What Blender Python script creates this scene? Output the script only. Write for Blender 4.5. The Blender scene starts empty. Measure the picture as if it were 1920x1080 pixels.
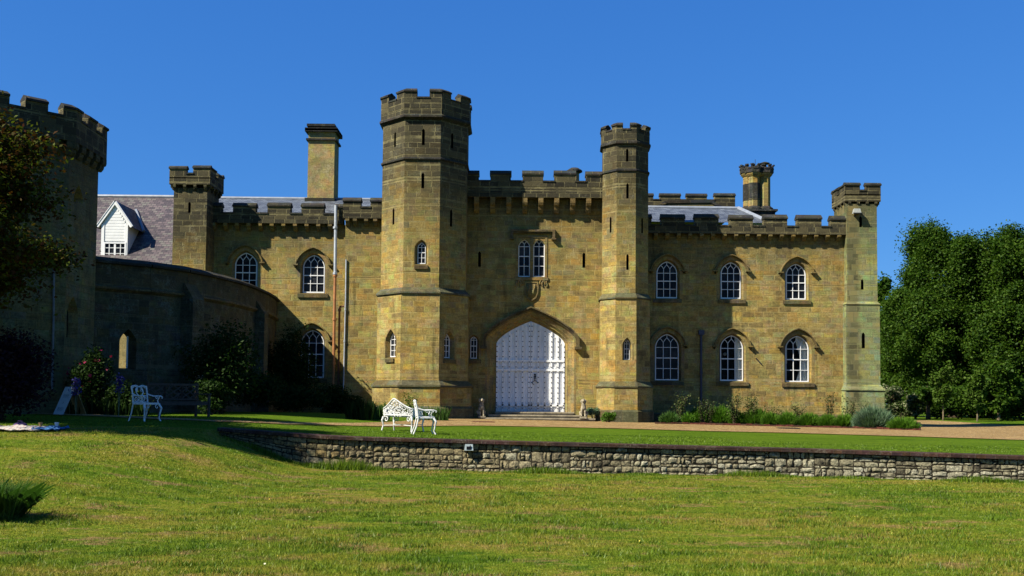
import bpy, math, random
import numpy as np
from mathutils import Vector, Matrix
from mathutils.geometry import tessellate_polygon

# ------------------------------------------------------------------ camera, sky, sun, exposure
scn = bpy.context.scene
COL = scn.collection
R = math.radians
F_PX, PX0, PY0, HOR = 1900.0, 960.0, 659.0, 749.0       # focal length and principal point in photo pixels (1920 wide)
CAMZ, ROLL = 0.85, 0.009
TILT = math.atan((HOR - PY0) / F_PX)

cam_d = bpy.data.cameras.new('camera')
cam = bpy.data.objects.new('camera', cam_d)
COL.objects.link(cam)
cam_d.sensor_width = 36.0
cam_d.lens = 36.0 * F_PX / 1920.0
cam_d.shift_y = (PY0 - 540.0) / 1920.0
cam_d.clip_start = 0.1
cam_d.clip_end = 3000.0
cam.matrix_world = (Matrix.Translation((0, 0, CAMZ)) @ Matrix.Rotation(math.pi / 2 + TILT, 4, 'X')
                    @ Matrix.Rotation(ROLL, 4, 'Z'))
scn.camera = cam

SUN_AZ, SUN_EL = 60.0, 43.0                              # degrees left of the view's back, and above the horizon
sdir = Vector((-math.sin(R(SUN_AZ)) * math.cos(R(SUN_EL)), -math.cos(R(SUN_AZ)) * math.cos(R(SUN_EL)), math.sin(R(SUN_EL))))
world = bpy.data.worlds.new('World')
scn.world = world
world.use_nodes = True
wn = world.node_tree
sky = wn.nodes.new('ShaderNodeTexSky')
sky.sky_type = 'NISHITA'
sky.sun_disc = False
sky.sun_elevation = R(SUN_EL)
sky.sun_rotation = math.atan2(sdir.x, sdir.y)
sky.air_density = 1.0
sky.dust_density = 0.0
sky.ozone_density = 10.0
sky.altitude = 0
bgn = wn.nodes['Background']
bgn.inputs['Strength'].default_value = 0.05
# colour grade of the sky: the photograph's deep, even summer blue (a power and a gain for each channel)
ssep, scom = wn.nodes.new('ShaderNodeSeparateColor'), wn.nodes.new('ShaderNodeCombineColor')
wn.links.new(sky.outputs['Color'], ssep.inputs[0])
for ch, (pw_, gain) in enumerate(((0.9, 0.485), (0.65, 1.18), (0.45, 2.84))):
    a_, b_ = wn.nodes.new('ShaderNodeMath'), wn.nodes.new('ShaderNodeMath')
    a_.operation, b_.operation = 'POWER', 'MULTIPLY'
    a_.inputs[1].default_value, b_.inputs[1].default_value = pw_, gain
    wn.links.new(ssep.outputs[ch], a_.inputs[0]); wn.links.new(a_.outputs[0], b_.inputs[0]); wn.links.new(b_.outputs[0], scom.inputs[ch])
wn.links.new(scom.outputs[0], bgn.inputs['Color'])

sun_d = bpy.data.lights.new('sun', 'SUN')
sun_d.energy = 5.0
sun_d.angle = R(0.5)
sun_d.color = (1.0, 0.93, 0.80)
sun = bpy.data.objects.new('sun', sun_d)
COL.objects.link(sun)
sun.rotation_euler = sdir.to_track_quat('Z', 'Y').to_euler()
sun.location = sdir * 100

scn.view_settings.view_transform = 'Standard'
scn.view_settings.look = 'None'
scn.view_settings.gamma = 1
scn.view_settings.exposure = 1.28
scn.cycles.max_bounces = 6
scn.cycles.diffuse_bounces = 3
scn.cycles.transparent_max_bounces = 8

# ------------------------------------------------------------------ pixel <-> place
CT, ST, CR, SR = math.cos(TILT), math.sin(TILT), math.cos(ROLL), math.sin(ROLL)

def ray(px, py):
    x, y = px - PX0, PY0 - py
    xr, yr = x * CR - y * SR, x * SR + y * CR
    return Vector((xr, F_PX * CT - yr * ST, F_PX * ST + yr * CT))

def at(px, py, Y):
    d = ray(px, py)
    return Vector((0, 0, CAMZ)) + d * (Y / d.y)

def on_plane(px, py, P):
    O, U, N = P
    d, c = ray(px, py), Vector((0, 0, CAMZ))
    p = c + d * ((O - c).dot(N) / d.dot(N))
    return (p - O).dot(U), p.z

def sm(a, b, x):
    t = min(1.0, max(0.0, (x - a) / (b - a)))
    return t * t * (3 - 2 * t)

def mix(a, b, t): return a + (b - a) * t

WALL_PTS = [(-60, 23.6), (-9, 23.6), (-6.7, 23.45), (-4, 22.85), (-2, 22.75), (0.5, 22.35), (6.2, 21.85), (10.4, 20.7), (13, 19.9), (90, 12)]
def wall_y(x):
    for (x0, y0), (x1, y1) in zip(WALL_PTS, WALL_PTS[1:]):
        if x <= x1: return mix(y0, y1, (x - x0) / (x1 - x0))
    return WALL_PTS[-1][1]

def h_left(x, y): return -0.75 + 0.87 * sm(11, 23.5, y) + 0.15 * sm(22, 29, y)
def h_base(x, y): return -0.12 - 0.013 * max(-12, min(x, 24)) + 0.04 * sm(36, 45, y) + 0.25 * sm(50, 62, y)
def h_up(x, y): return mix(h_left(x, y), h_base(x, y), max(sm(-9, -3, x), 0.0) if y < 40 else max(sm(-9, -3, x), sm(40, 46, y)))
def h_lo(x, y):
    h = mix(h_left(x, y), -0.75, sm(-7.8, -4.0, x))
    k = sm(1.6, 0.0, wall_y(x) - y) * sm(-6.66, -6.82, x) if x < -6.6 else 0.0     # the bank beside the wall's end
    return mix(h, h_up(x, y), k)
def hit(px, py, f=h_up):
    d, y = ray(px, py), 25.0
    for _ in range(60):
        x = d.x / d.y * y
        z = CAMZ + d.z / d.y * y
        g = f(x, y)
        ynew = (g - CAMZ) / (d.z / d.y)
        y = 0.5 * y + 0.5 * max(3.0, min(ynew, 120))
    x = d.x / d.y * y
    return Vector((x, y, f(x, y)))

# ------------------------------------------------------------------ mesh builder
class MB:
    def __init__(s): s.v, s.f = [], []
    def add(s, vs, fs):
        n = len(s.v)
        s.v += [tuple(v) for v in vs]
        s.f += [tuple(i + n for i in f) for f in fs]
    def box(s, x0, x1, y0, y1, z0, z1):
        s.add([(x0, y0, z0), (x1, y0, z0), (x1, y1, z0), (x0, y1, z0), (x0, y0, z1), (x1, y0, z1), (x1, y1, z1), (x0, y1, z1)],
              [(0, 3, 2, 1), (4, 5, 6, 7), (0, 1, 5, 4), (1, 2, 6, 5), (2, 3, 7, 6), (3, 0, 4, 7)])
    def pbox(s, P, u0, u1, d0, d1, z0, z1, dz=0.0):
        """box in a wall's own axes; dz raises the back edge (d0) of the top: a weathered slope"""
        q = [pt(P, u, d, z) for (u, d, z) in ((u0, d1, z0), (u1, d1, z0), (u1, d0, z0), (u0, d0, z0), (u0, d1, z1), (u1, d1, z1), (u1, d0, z1 + dz), (u0, d0, z1 + dz))]
        s.add(q, [(0, 3, 2, 1), (4, 5, 6, 7), (0, 1, 5, 4), (1, 2, 6, 5), (2, 3, 7, 6), (3, 0, 4, 7)])
    def prism(s, P, pts, d0, d1):
        n = len(pts)
        vs = [pt(P, u, d1, z) for u, z in pts] + [pt(P, u, d0, z) for u, z in pts]
        fs = [tuple(range(n)), tuple(range(2 * n - 1, n - 1, -1))]
        fs += [(i, i + n, (i + 1) % n + n, (i + 1) % n) for i in range(n)]
        s.add(vs, fs)
    def strip(s, A, B, closed=True):
        n = len(A)
        vs = list(A) + list(B)
        m = n if closed else n - 1
        s.add(vs, [(i, (i + 1) % n, (i + 1) % n + n, i + n) for i in range(m)])
    def ring(s, P, outer, inner, d0, d1, closed=True):
        o1 = [pt(P, u, d1, z) for u, z in outer]; i1 = [pt(P, u, d1, z) for u, z in inner]
        o0 = [pt(P, u, d0, z) for u, z in outer]; i0 = [pt(P, u, d0, z) for u, z in inner]
        s.strip(o1, i1, closed); s.strip(o0, o1, closed); s.strip(i1, i0, closed)
        if not closed:
            for k in (0, -1): s.add([o1[k], i1[k], i0[k], o0[k]], [(0, 1, 2, 3)])
    def bar(s, P, a, b, w, d0, d1):
        a, b = Vector(a), Vector(b)
        t = (b - a).normalized(); n = Vector((-t.y, t.x)) * (w / 2)
        s.prism(P, [tuple(a - n), tuple(b - n), tuple(b + n), tuple(a + n)], d0, d1)
    def tube(s, pts, rad, n=8, cap=True):
        pts = [Vector(p) for p in pts]
        if not hasattr(rad, '__len__'): rad = [rad] * len(pts)
        rings, ref = [], None
        for i, p in enumerate(pts):
            t = (pts[min(i + 1, len(pts) - 1)] - pts[max(i - 1, 0)])
            if t.length < 1e-9: t = Vector((0, 0, 1))
            t.normalize()
            if ref is None: ref = Vector((1, 0, 0)) if abs(t.x) < 0.8 else Vector((0, 1, 0))
            a = (ref - t * ref.dot(t)).normalized(); b = t.cross(a); ref = a
            rings.append([p + (a * math.cos(2 * math.pi * k / n) + b * math.sin(2 * math.pi * k / n)) * rad[i] for k in range(n)])
        base = len(s.v)
        for r in rings: s.v += [tuple(q) for q in r]
        for i in range(len(rings) - 1):
            for k in range(n):
                s.f.append((base + i * n + k, base + i * n + (k + 1) % n, base + (i + 1) * n + (k + 1) % n, base + (i + 1) * n + k))
        if cap:
            s.f.append(tuple(base + k for k in range(n - 1, -1, -1)))
            s.f.append(tuple(base + (len(rings) - 1) * n + k for k in range(n)))
    def ball(s, c, r, n=10, m=7, M=None):
        rx, ry, rz = r if hasattr(r, '__len__') else (r, r, r)
        c = Vector(c); vs, fs = [], []
        for j in range(m + 1):
            th = math.pi * j / m
            for i in range(n):
                ph = 2 * math.pi * i / n
                q = Vector((rx * math.sin(th) * math.cos(ph), ry * math.sin(th) * math.sin(ph), rz * math.cos(th)))
                vs.append(c + (M @ q if M else q))
        for j in range(m):
            for i in range(n):
                fs.append((j * n + i, (j + 1) * n + i, (j + 1) * n + (i + 1) % n, j * n + (i + 1) % n))
        s.add(vs, fs)
    def lathe8(s, c, prof, rot=0.0, n=8, cap=True):
        """prism rings with n sides: prof = [(apothem, z), ...] bottom to top"""
        base = len(s.v)
        for a, z in prof:
            r = a / math.cos(math.pi / n)
            for k in range(n):
                an = rot + 2 * math.pi * (k + 0.5) / n
                s.v.append((c[0] + r * math.sin(an), c[1] - r * math.cos(an), z))
        for j in range(len(prof) - 1):
            for k in range(n):
                s.f.append((base + j * n + k, base + j * n + (k + 1) % n, base + (j + 1) * n + (k + 1) % n, base + (j + 1) * n + k))
        if cap:
            s.f.append(tuple(base + (len(prof) - 1) * n + k for k in range(n)))

def pt(P, u, d, z):
    O, U, N = P
    return Vector((O.x + U.x * u + N.x * d, O.y + U.y * u + N.y * d, z))

def front(Y): return (Vector((0, Y, 0)), Vector((1, 0, 0)), Vector((0, -1, 0)))
def side_r(X): return (Vector((X, 0, 0)), Vector((0, 1, 0)), Vector((1, 0, 0)))      # faces +X, u = Y
def side_l(X): return (Vector((X, 0, 0)), Vector((0, -1, 0)), Vector((-1, 0, 0)))    # faces -X, u = -Y
def face8(c, a, k, rot=0.0):
    an = rot + k * math.pi / 4
    N = Vector((math.sin(an), -math.cos(an), 0)); U = Vector((math.cos(an), math.sin(an), 0))
    return (Vector((c[0], c[1], 0)) + N * a, U, N)

def panel(mb, P, outer, holes=()):
    polys = [[Vector((u, z, 0)) for u, z in outer]] + [[Vector((u, z, 0)) for u, z in h] for h in holes]
    flat = [p for poly in polys for p in poly]
    vs = [pt(P, p.x, 0, p.y) for p in flat]
    n = P[2]; fs = []
    for t in tessellate_polygon(polys):
        a, b, c = (vs[i] for i in t)
        cr = (b - a).cross(c - a)
        if cr.length < 1e-9: continue
        fs.append(t if cr.dot(n) > 0 else (t[0], t[2], t[1]))
    mb.add(vs, fs)

ROOTLOC = {}
def uv_box(me):
    nl, npoly = len(me.loops), len(me.polygons)
    if not nl: return
    vi = np.empty(nl, np.int32); me.loops.foreach_get('vertex_index', vi)
    co = np.empty(len(me.vertices) * 3, np.float32); me.vertices.foreach_get('co', co); co = co.reshape(-1, 3)
    no = np.empty(npoly * 3, np.float32); me.polygons.foreach_get('normal', no); no = no.reshape(-1, 3)
    lt = np.empty(npoly, np.int32); me.polygons.foreach_get('loop_total', lt)
    ln = np.repeat(no, lt, axis=0); lc = co[vi]
    hl = np.hypot(ln[:, 0], ln[:, 1])
    flatm = (np.abs(ln[:, 2]) > 0.9) | (hl < 1e-6)
    tx, ty = -ln[:, 1] / np.maximum(hl, 1e-6), ln[:, 0] / np.maximum(hl, 1e-6)
    u = np.where(flatm, lc[:, 0], lc[:, 0] * tx + lc[:, 1] * ty)
    v = np.where(flatm, lc[:, 1], lc[:, 2] / np.maximum(hl, 0.35))
    uv = me.uv_layers.new(name='uv')
    uv.data.foreach_set('uv', np.stack([u, v], 1).astype(np.float32).ravel())

def obj(name, mb, mat, parent=None, smooth=False):
    me = bpy.data.meshes.new(name)
    me.from_pydata(mb.v, [], mb.f); me.update()
    uv_box(me)
    return link(name, me, mat, parent, smooth)

def link(name, me, mat, parent=None, smooth=False):
    if parent is not None:
        L = ROOTLOC.get(parent.name)
        if L is not None and L.length > 0: me.transform(Matrix.Translation(-L))
    if smooth:
        me.polygons.foreach_set('use_smooth', [True] * len(me.polygons))
    me.materials.append(mat)
    o = bpy.data.objects.new(name, me)
    COL.objects.link(o)
    if parent is not None:
        o.parent = parent
        ROOTLOC[o.name] = ROOTLOC.get(parent.name, Vector((0, 0, 0)))
    return o

def thing(name, label, cat, loc=(0, 0, 0), group=None):
    o = bpy.data.objects.new(name, None)
    COL.objects.link(o)
    o.location = loc
    o.empty_display_size = 0.3
    ROOTLOC[o.name] = Vector(loc)
    return tag(o, label, cat, group)

def tag(o, label, cat, group=None, kind='thing'):
    o['label'] = label; o['category'] = cat; o['kind'] = kind
    if group: o['group'] = group
    return o

def struct(o, kind='structure', label=None, cat=None):
    o['kind'] = kind
    if label: o['label'] = label
    if cat: o['category'] = cat
    return o

def np_mesh(name, V, F):
    me = bpy.data.meshes.new(name)
    k = F.shape[1]
    me.vertices.add(len(V)); me.vertices.foreach_set('co', np.ascontiguousarray(V, np.float32).ravel())
    me.loops.add(F.size); me.loops.foreach_set('vertex_index', np.ascontiguousarray(F, np.int32).ravel())
    me.polygons.add(len(F))
    me.polygons.foreach_set('loop_start', np.arange(0, F.size, k, dtype=np.int32))
    me.polygons.foreach_set('loop_total', np.full(len(F), k, np.int32))
    me.update(calc_edges=True); me.validate()
    return me

# ------------------------------------------------------------------ materials
ALB = 0.78                                   # one scale for the base colours below, matched to the exposure
class NT:
    def __init__(s, name):
        s.mat = bpy.data.materials.new(name); s.mat.use_nodes = True
        s.t = s.mat.node_tree
        s.t.nodes.clear()
        s.out = s.t.nodes.new('ShaderNodeOutputMaterial')
    def n(s, typ, ins=None, **props):
        nd = s.t.nodes.new('ShaderNode' + typ)
        for k, v in props.items(): setattr(nd, k, v)
        for k, v in (ins or {}).items():
            if hasattr(v, 'is_linked') or isinstance(v, bpy.types.NodeSocket): s.t.links.new(v, nd.inputs[k])
            else: nd.inputs[k].default_value = v
        return nd
    def math(s, op, a, b=0.0, c=0.0, clamp=False):
        nd = s.n('Math', {0: a, 1: b, 2: c}, operation=op); nd.use_clamp = clamp
        return nd.outputs[0]
    def mixc(s, fac, a, b, blend='MIX'):
        nd = s.n('Mix', data_type='RGBA', blend_type=blend)
        for k, v in ((0, fac), (6, a), (7, b)):
            if isinstance(v, bpy.types.NodeSocket): s.t.links.new(v, nd.inputs[k])
            else: nd.inputs[k].default_value = v if k == 0 else (tuple(v) + (1,))[:4]
        return nd.outputs[2]
    def ramp(s, fac, stops, interp='LINEAR'):
        nd = s.n('ValToRGB', {0: fac}); cr = nd.color_ramp; cr.interpolation = interp
        while len(cr.elements) < len(stops): cr.elements.new(0.5)
        for e, (p, c) in zip(cr.elements, stops):
            e.position = p; e.color = (tuple(c) + (1,))[:4] if hasattr(c, '__len__') else (c, c, c, 1)
        return nd.outputs[0]
    def noise(s, vec, scale, detail=4, rough=0.6):
        nd = s.n('TexNoise', {'Scale': scale, 'Detail': detail, 'Roughness': rough})
        if vec is not None: s.t.links.new(vec, nd.inputs['Vector'])
        return nd.outputs[0]
    def pos(s): return s.n('NewGeometry').outputs['Position']
    def done(s, col, rough=0.85, bump=None, bstr=0.5, bdist=0.02, spec=0.25, metal=0.0, alb=ALB):
        if isinstance(col, bpy.types.NodeSocket): col = s.mixc(1.0, col, (alb, alb, alb), 'MULTIPLY')
        else: col = tuple(x * alb for x in col)
        b = s.n('BsdfPrincipled', {'Base Color': col if isinstance(col, bpy.types.NodeSocket) else (tuple(col) + (1,))[:4],
                                   'Roughness': rough, 'Specular IOR Level': spec, 'Metallic': metal})
        if bump is not None:
            bn = s.n('Bump', {'Strength': bstr, 'Distance': bdist, 'Height': bump})
            s.t.links.new(bn.outputs[0], b.inputs['Normal'])
        s.t.links.new(b.outputs[0], s.out.inputs[0])
        return s.mat

def stone(name, cols, dark=None, gz=(6.0, 11.0), gmax=1.0, mortar=(0.33, 0.26, 0.10), mdark=(0.26, 0.225, 0.10), mw=0.022,
          bw=0.52, rh=0.255, lichen=0.25, lich_col=(0.30, 0.31, 0.22), xstain=None, tint=None, blockvar=0.75):
    t = NT(name)
    uv = t.n('UVMap').outputs[0]
    sx = t.n('SeparateXYZ', {0: uv})
    p = t.pos(); pz = t.n('SeparateXYZ', {0: p}).outputs[2]
    warp = t.noise(p, 0.9, 2)
    v = t.math('ADD', sx.outputs[1], t.math('MULTIPLY', t.math('SUBTRACT', warp, 0.5), 0.05))
    v = t.math('ADD', v, t.math('MULTIPLY', t.n('TexNoise', {'W': t.math('MULTIPLY', v, 1.7), 'Detail': 1.0}, noise_dimensions='1D').outputs[0], 0.32))   # courses of uneven height
    row = t.math('FLOOR', t.math('DIVIDE', v, rh))
    wnn = t.n('TexWhiteNoise', {'W': row}, noise_dimensions='1D').outputs[0]
    u = t.math('ADD', sx.outputs[0], t.math('MULTIPLY', wnn, 5.3))
    wob = t.noise(t.n('CombineXYZ', {0: u, 1: row, 2: 0.0}).outputs[0], 0.85, 1)
    u = t.math('ADD', u, t.math('MULTIPLY', t.math('SUBTRACT', wob, 0.5), 0.7))
    bv = t.n('CombineXYZ', {0: u, 1: v, 2: 0.0}).outputs[0]
    br = t.n('TexBrick', {'Vector': bv, 'Color1': (0, 0, 0, 1), 'Color2': (1, 1, 1, 1), 'Mortar': (0.5, 0.5, 0.5, 1), 'Scale': 1.0,
                          'Mortar Size': mw, 'Mortar Smooth': 0.35, 'Bias': 0.0, 'Brick Width': bw, 'Row Height': rh})
    rnd, mf = br.outputs[0], br.outputs[1]
    big = t.noise(p, 0.35, 5, 0.65); mid = t.noise(p, 2.3, 5, 0.65); fine = t.noise(p, 16, 5, 0.7); grit = t.noise(p, 60, 3, 0.7)
    sel = t.math('ADD', t.math('MULTIPLY', rnd, 0.22), t.math('ADD', t.math('MULTIPLY', mid, 0.42), t.math('MULTIPLY', t.noise(p, 7, 4, 0.7), 0.36)))
    n = len(cols)
    c = t.ramp(sel, [(0.15 + 0.7 * i / (n - 1), q) for i, q in enumerate(cols)])
    c = t.mixc(1.0, c, t.ramp(fine, [(0.3, 0.55), (0.5, 0.95), (0.75, 1.3)]), 'MULTIPLY')
    c = t.mixc(1.0, c, t.ramp(big, [(0.3, 0.72), (0.55, 1.0), (0.75, 1.12)]), 'MULTIPLY')
    bed = t.noise(t.n('Mapping', {0: p, 3: (1.6, 1.6, 17)}).outputs[0], 1.0, 4, 0.7)
    c = t.mixc(1.0, c, t.ramp(bed, [(0.33, 0.74), (0.5, 1.0), (0.7, 1.16)]), 'MULTIPLY')
    och = t.noise(p, 1.1, 4, 0.6)
    c = t.mixc(t.ramp(och, [(0.54, 0.0), (0.70, 0.6)]), c, t.mixc(1.0, c, (1.18, 0.93, 0.6), 'MULTIPLY'))
    c = t.mixc(t.ramp(och, [(0.34, 0.75), (0.47, 0.0)]), c, t.mixc(1.0, c, (0.62, 0.70, 0.80), 'MULTIPLY'))
    strk = t.noise(t.n('Mapping', {0: p, 3: (4.5, 4.5, 0.35)}).outputs[0], 1.0, 4, 0.6)
    c = t.mixc(t.math('MULTIPLY', t.ramp(strk, [(0.52, 0.0), (0.66, 1.0)]), t.ramp(big, [(0.42, 0.0), (0.6, 0.75)])), c, t.mixc(1.0, c, (0.42, 0.43, 0.45), 'MULTIPLY'))
    sp = t.ramp(t.noise(p, 22, 3, 0.8), [(0.60, 0.0), (0.68, 1.0)])
    c = t.mixc(t.math('MULTIPLY', sp, t.ramp(mid, [(0.42, 0.0), (0.6, 0.5)])), c, (0.42, 0.40, 0.26))
    hue = t.ramp(t.math('FRACT', t.math('MULTIPLY', rnd, 7.31)), [(0.0, (0.74, 0.74, 0.84)), (0.18, (1.0, 0.98, 0.9)), (0.38, (1.14, 1.04, 0.72)), (0.55, (0.95, 1.0, 1.0)), (0.72, (1.08, 0.92, 0.8)), (0.86, (0.9, 1.03, 0.96)), (1.0, (0.66, 0.64, 0.68))], 'CONSTANT')
    c = t.mixc(blockvar, c, t.mixc(1.0, c, hue, 'MULTIPLY'))
    pa, pb = t.noise(p, 2.1, 3, 0.55), t.noise(t.n('Mapping', {0: p, 1: (7.3, 1.9, 4.1)}).outputs[0], 2.6, 3, 0.55)
    c = t.mixc(t.ramp(t.math('ADD', t.math('MULTIPLY', pa, 0.7), t.math('MULTIPLY', rnd, 0.3)), [(0.53, 0.0), (0.62, 0.75)]), c, t.mixc(1.0, c, (0.86, 0.80, 1.25), 'MULTIPLY'))
    c = t.mixc(t.ramp(t.math('ADD', t.math('MULTIPLY', pb, 0.75), t.math('MULTIPLY', rnd, 0.25)), [(0.53, 0.0), (0.63, 0.85)]), c, t.mixc(1.0, c, (0.88, 1.12, 1.02), 'MULTIPLY'))
    # pits and black specks
    pit = t.ramp(t.noise(t.n('Mapping', {0: p, 3: (6, 6, 16)}).outputs[0], 1.0, 4, 0.75), [(0.60, 0.0), (0.72, 1.0)])
    c = t.mixc(t.math('MULTIPLY', pit, 0.55), c, (0.05, 0.042, 0.025))
    mcol = mortar
    if dark:
        g = t.math('ADD', pz, t.math('MULTIPLY', t.math('SUBTRACT', big, 0.5), 5.0))
        g = t.math('ADD', g, t.math('MULTIPLY', t.math('SUBTRACT', rnd, 0.5), 1.6))
        gf = t.n('MapRange', {0: g, 1: gz[0], 2: gz[1], 3: 0.0, 4: gmax}, interpolation_type='SMOOTHSTEP').outputs[0]
        dk = t.ramp(t.math('ADD', t.math('MULTIPLY', rnd, 0.5), t.math('MULTIPLY', fine, 0.5)), [(0.25, dark[0]), (0.5, dark[1]), (0.8, dark[2])])
        c = t.mixc(gf, c, dk)
        mcol = t.mixc(gf, mortar, mdark)
    if xstain:                                        # a stained column of quoins
        px = t.n('SeparateXYZ', {0: p}).outputs[0]
        dx = t.math('ABSOLUTE', t.math('SUBTRACT', px, xstain[0]))
        dx = t.math('ADD', dx, t.math('MULTIPLY', t.math('SUBTRACT', t.noise(p, 3.2, 4, 0.7), 0.5), 0.7))
        sf = t.n('MapRange', {0: dx, 1: xstain[1], 2: xstain[1] * 0.4, 3: 0.0, 4: 0.8}).outputs[0]
        c = t.mixc(sf, c, t.ramp(rnd, [(0.15, (0.05, 0.045, 0.024)), (0.5, (0.11, 0.10, 0.045)), (0.85, (0.22, 0.17, 0.06))]))
    li = t.ramp(t.math('ADD', t.math('MULTIPLY', mid, 0.55), t.math('MULTIPLY', fine, 0.45)), [(0.54, 0.0), (0.64, 1.0)])
    c = t.mixc(t.math('MULTIPLY', li, lichen), c, lich_col)
    c = t.mixc(t.math('MULTIPLY', mf, t.ramp(mid, [(0.35, 0.05), (0.68, 0.75)])), c, mcol)
    if tint: c = t.mixc(1.0, c, tint, 'MULTIPLY')
    h = t.math('ADD', t.math('MULTIPLY', mf, -0.8), t.math('ADD', t.math('MULTIPLY', fine, 0.7), t.math('ADD', t.math('MULTIPLY', grit, 0.35), t.math('MULTIPLY', rnd, 0.25))))
    return t.done(c, 0.92, h, 0.7, 0.03, 0.15)

GOLD = [(0.08, 0.06, 0.026), (0.215, 0.158, 0.054), (0.355, 0.26, 0.078), (0.455, 0.338, 0.102), (0.44, 0.285, 0.072)]
DARK = [(0.018, 0.017, 0.012), (0.038, 0.035, 0.022), (0.085, 0.072, 0.035)]
M = {}
M['stone'] = stone('golden_sandstone_ashlar', GOLD, DARK, (6.9, 11.8), 0.95)
M['wing'] = stone('golden_sandstone_ashlar_wing', GOLD, DARK, (6.6, 9.8), 0.7)
M['turret'] = stone('sooty_turret_ashlar', GOLD, DARK, (5.4, 9.2), 0.95)
M['parapet'] = stone('sooty_parapet_stone', GOLD, DARK, (-6, -2), 0.97, lichen=0.12)
M['coping'] = stone('black_weathered_coping', [(0.02, 0.02, 0.018), (0.04, 0.038, 0.03), (0.07, 0.065, 0.05)], None, mw=0.008, bw=1.4, rh=2.0, lichen=0.35, lich_col=(0.13, 0.125, 0.10))
M['dressed'] = stone('dressed_sandstone', [(0.2, 0.145, 0.055), (0.3, 0.22, 0.08), (0.36, 0.265, 0.095)], None, mw=0.008, bw=0.5, rh=0.42, lichen=0.15)
M['mould'] = stone('weathered_moulding_stone', [(0.07, 0.055, 0.03), (0.13, 0.10, 0.045), (0.24, 0.18, 0.07)], None, mw=0.006, bw=0.7, rh=2.0, lichen=0.3, lich_col=(0.25, 0.25, 0.17))
M['ledge'] = stone('lichened_ledge_stone', [(0.06, 0.058, 0.03), (0.12, 0.11, 0.055), (0.2, 0.175, 0.08)], None, mw=0.006, bw=0.8, rh=2.0, lichen=0.5, lich_col=(0.2, 0.205, 0.13))
M['corbel'] = stone('corbel_stone', [(0.12, 0.09, 0.04), (0.22, 0.165, 0.06), (0.32, 0.24, 0.09)], None, mw=0.004, bw=3, rh=3, lichen=0.25)
M['pale'] = stone('pale_limewashed_stone', [(0.17, 0.18, 0.075), (0.28, 0.305, 0.125), (0.34, 0.37, 0.16)], DARK, (7.0, 11.2), 0.95, mortar=(0.22, 0.2, 0.09), lichen=0.6, lich_col=(0.15, 0.14, 0.10), xstain=(16.35, 0.42))
M['shade'] = stone('mossy_shade_dark_sandstone', [(0.07, 0.064, 0.036), (0.14, 0.124, 0.056), (0.22, 0.188, 0.08), (0.15, 0.17, 0.10)], DARK, (5.6, 9.6), 0.9, lichen=0.4, lich_col=(0.13, 0.165, 0.11), mortar=(0.15, 0.12, 0.05), mdark=(0.10, 0.09, 0.04))  # mossy stone, its colour also darkened to deepen the tower's shade
M['garden'] = stone('shade_dark_garden_wall_stone', [(0.03, 0.029, 0.02), (0.075, 0.07, 0.04), (0.14, 0.115, 0.055), (0.09, 0.112, 0.08)], DARK, (4.2, 5.6), 0.85, lichen=0.45, lich_col=(0.16, 0.21, 0.17), mortar=(0.15, 0.13, 0.07), mdark=(0.08, 0.07, 0.035))  # base colour lowered so the curved wall looks deeper in shade
M['render'] = stone('weathered_cream_render', [(0.3, 0.225, 0.085), (0.38, 0.29, 0.12), (0.42, 0.33, 0.14)], None, mw=0.0, bw=8, rh=8, lichen=0.6, lich_col=(0.42, 0.38, 0.25))
M['terracotta'] = stone('buff_chimney_stone', [(0.28, 0.20, 0.065), (0.34, 0.25, 0.085), (0.37, 0.27, 0.095)], None, mw=0.01, bw=2, rh=0.6, lichen=0.05)

def simple(name, col, rough=0.6, var=0.25, scale=8, bump=0.2, bd=0.005, spec=0.4, metal=0.0, col2=None, alb=ALB):
    t = NT(name); p = t.pos()
    nz = t.noise(p, scale, 5, 0.65)
    c2 = col2 or tuple(x * (1 - var) for x in col)
    c = t.ramp(nz, [(0.35, c2), (0.62, col)])
    return t.done(c, rough, t.noise(p, scale * 6, 3), bump, bd, spec, metal, alb)

M['void'] = simple('dark_opening', (0.006, 0.006, 0.005), 1.0, spec=0.0)
M['white'] = simple('white_paint', (0.68, 0.68, 0.66), 0.45, 0.1, 3, alb=0.95)
M['gate'] = simple('white_gate_paint', (0.74, 0.75, 0.74), 0.5, 0.14, 2.2, alb=0.95)
def gate_paint():
    t = NT('white_gate_paint'); p = t.pos(); pz = t.n('SeparateXYZ', {0: p}).outputs[2]
    nz = t.noise(t.n('Mapping', {0: p, 3: (7, 7, 0.9)}).outputs[0], 1.0, 5, 0.65); n2 = t.noise(p, 14, 4, 0.7)
    c = t.ramp(nz, [(0.32, (0.55, 0.55, 0.52)), (0.55, (0.73, 0.74, 0.73))])
    g = t.math('ADD', pz, t.math('MULTIPLY', t.math('SUBTRACT', n2, 0.5), 1.6))
    gf = t.n('MapRange', {0: g, 1: 0.75, 2: 0.05, 3: 0.0, 4: 0.55}).outputs[0]
    c = t.mixc(gf, c, (0.30, 0.27, 0.21))
    chip = t.ramp(t.noise(p, 34, 3, 0.8), [(0.66, 0.0), (0.70, 0.8)])
    c = t.mixc(chip, c, (0.34, 0.33, 0.30))
    return t.done(c, 0.5, n2, 0.25, 0.01, 0.4, alb=0.95)
M['gate'] = gate_paint()
M['iron'] = simple('black_iron', (0.012, 0.012, 0.014), 0.5)
M['stud'] = simple('iron_studs', (0.06, 0.06, 0.065), 0.5)
M['dimpipe'] = simple('dull_grey_pipe', (0.16, 0.18, 0.2), 0.6, 0.3)
M['lead'] = simple('lead_grey_pipe', (0.42, 0.46, 0.5), 0.5, 0.3)
M['rust'] = simple('rusty_pipe', (0.42, 0.17, 0.05), 0.7, 0.35, 5)
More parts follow.
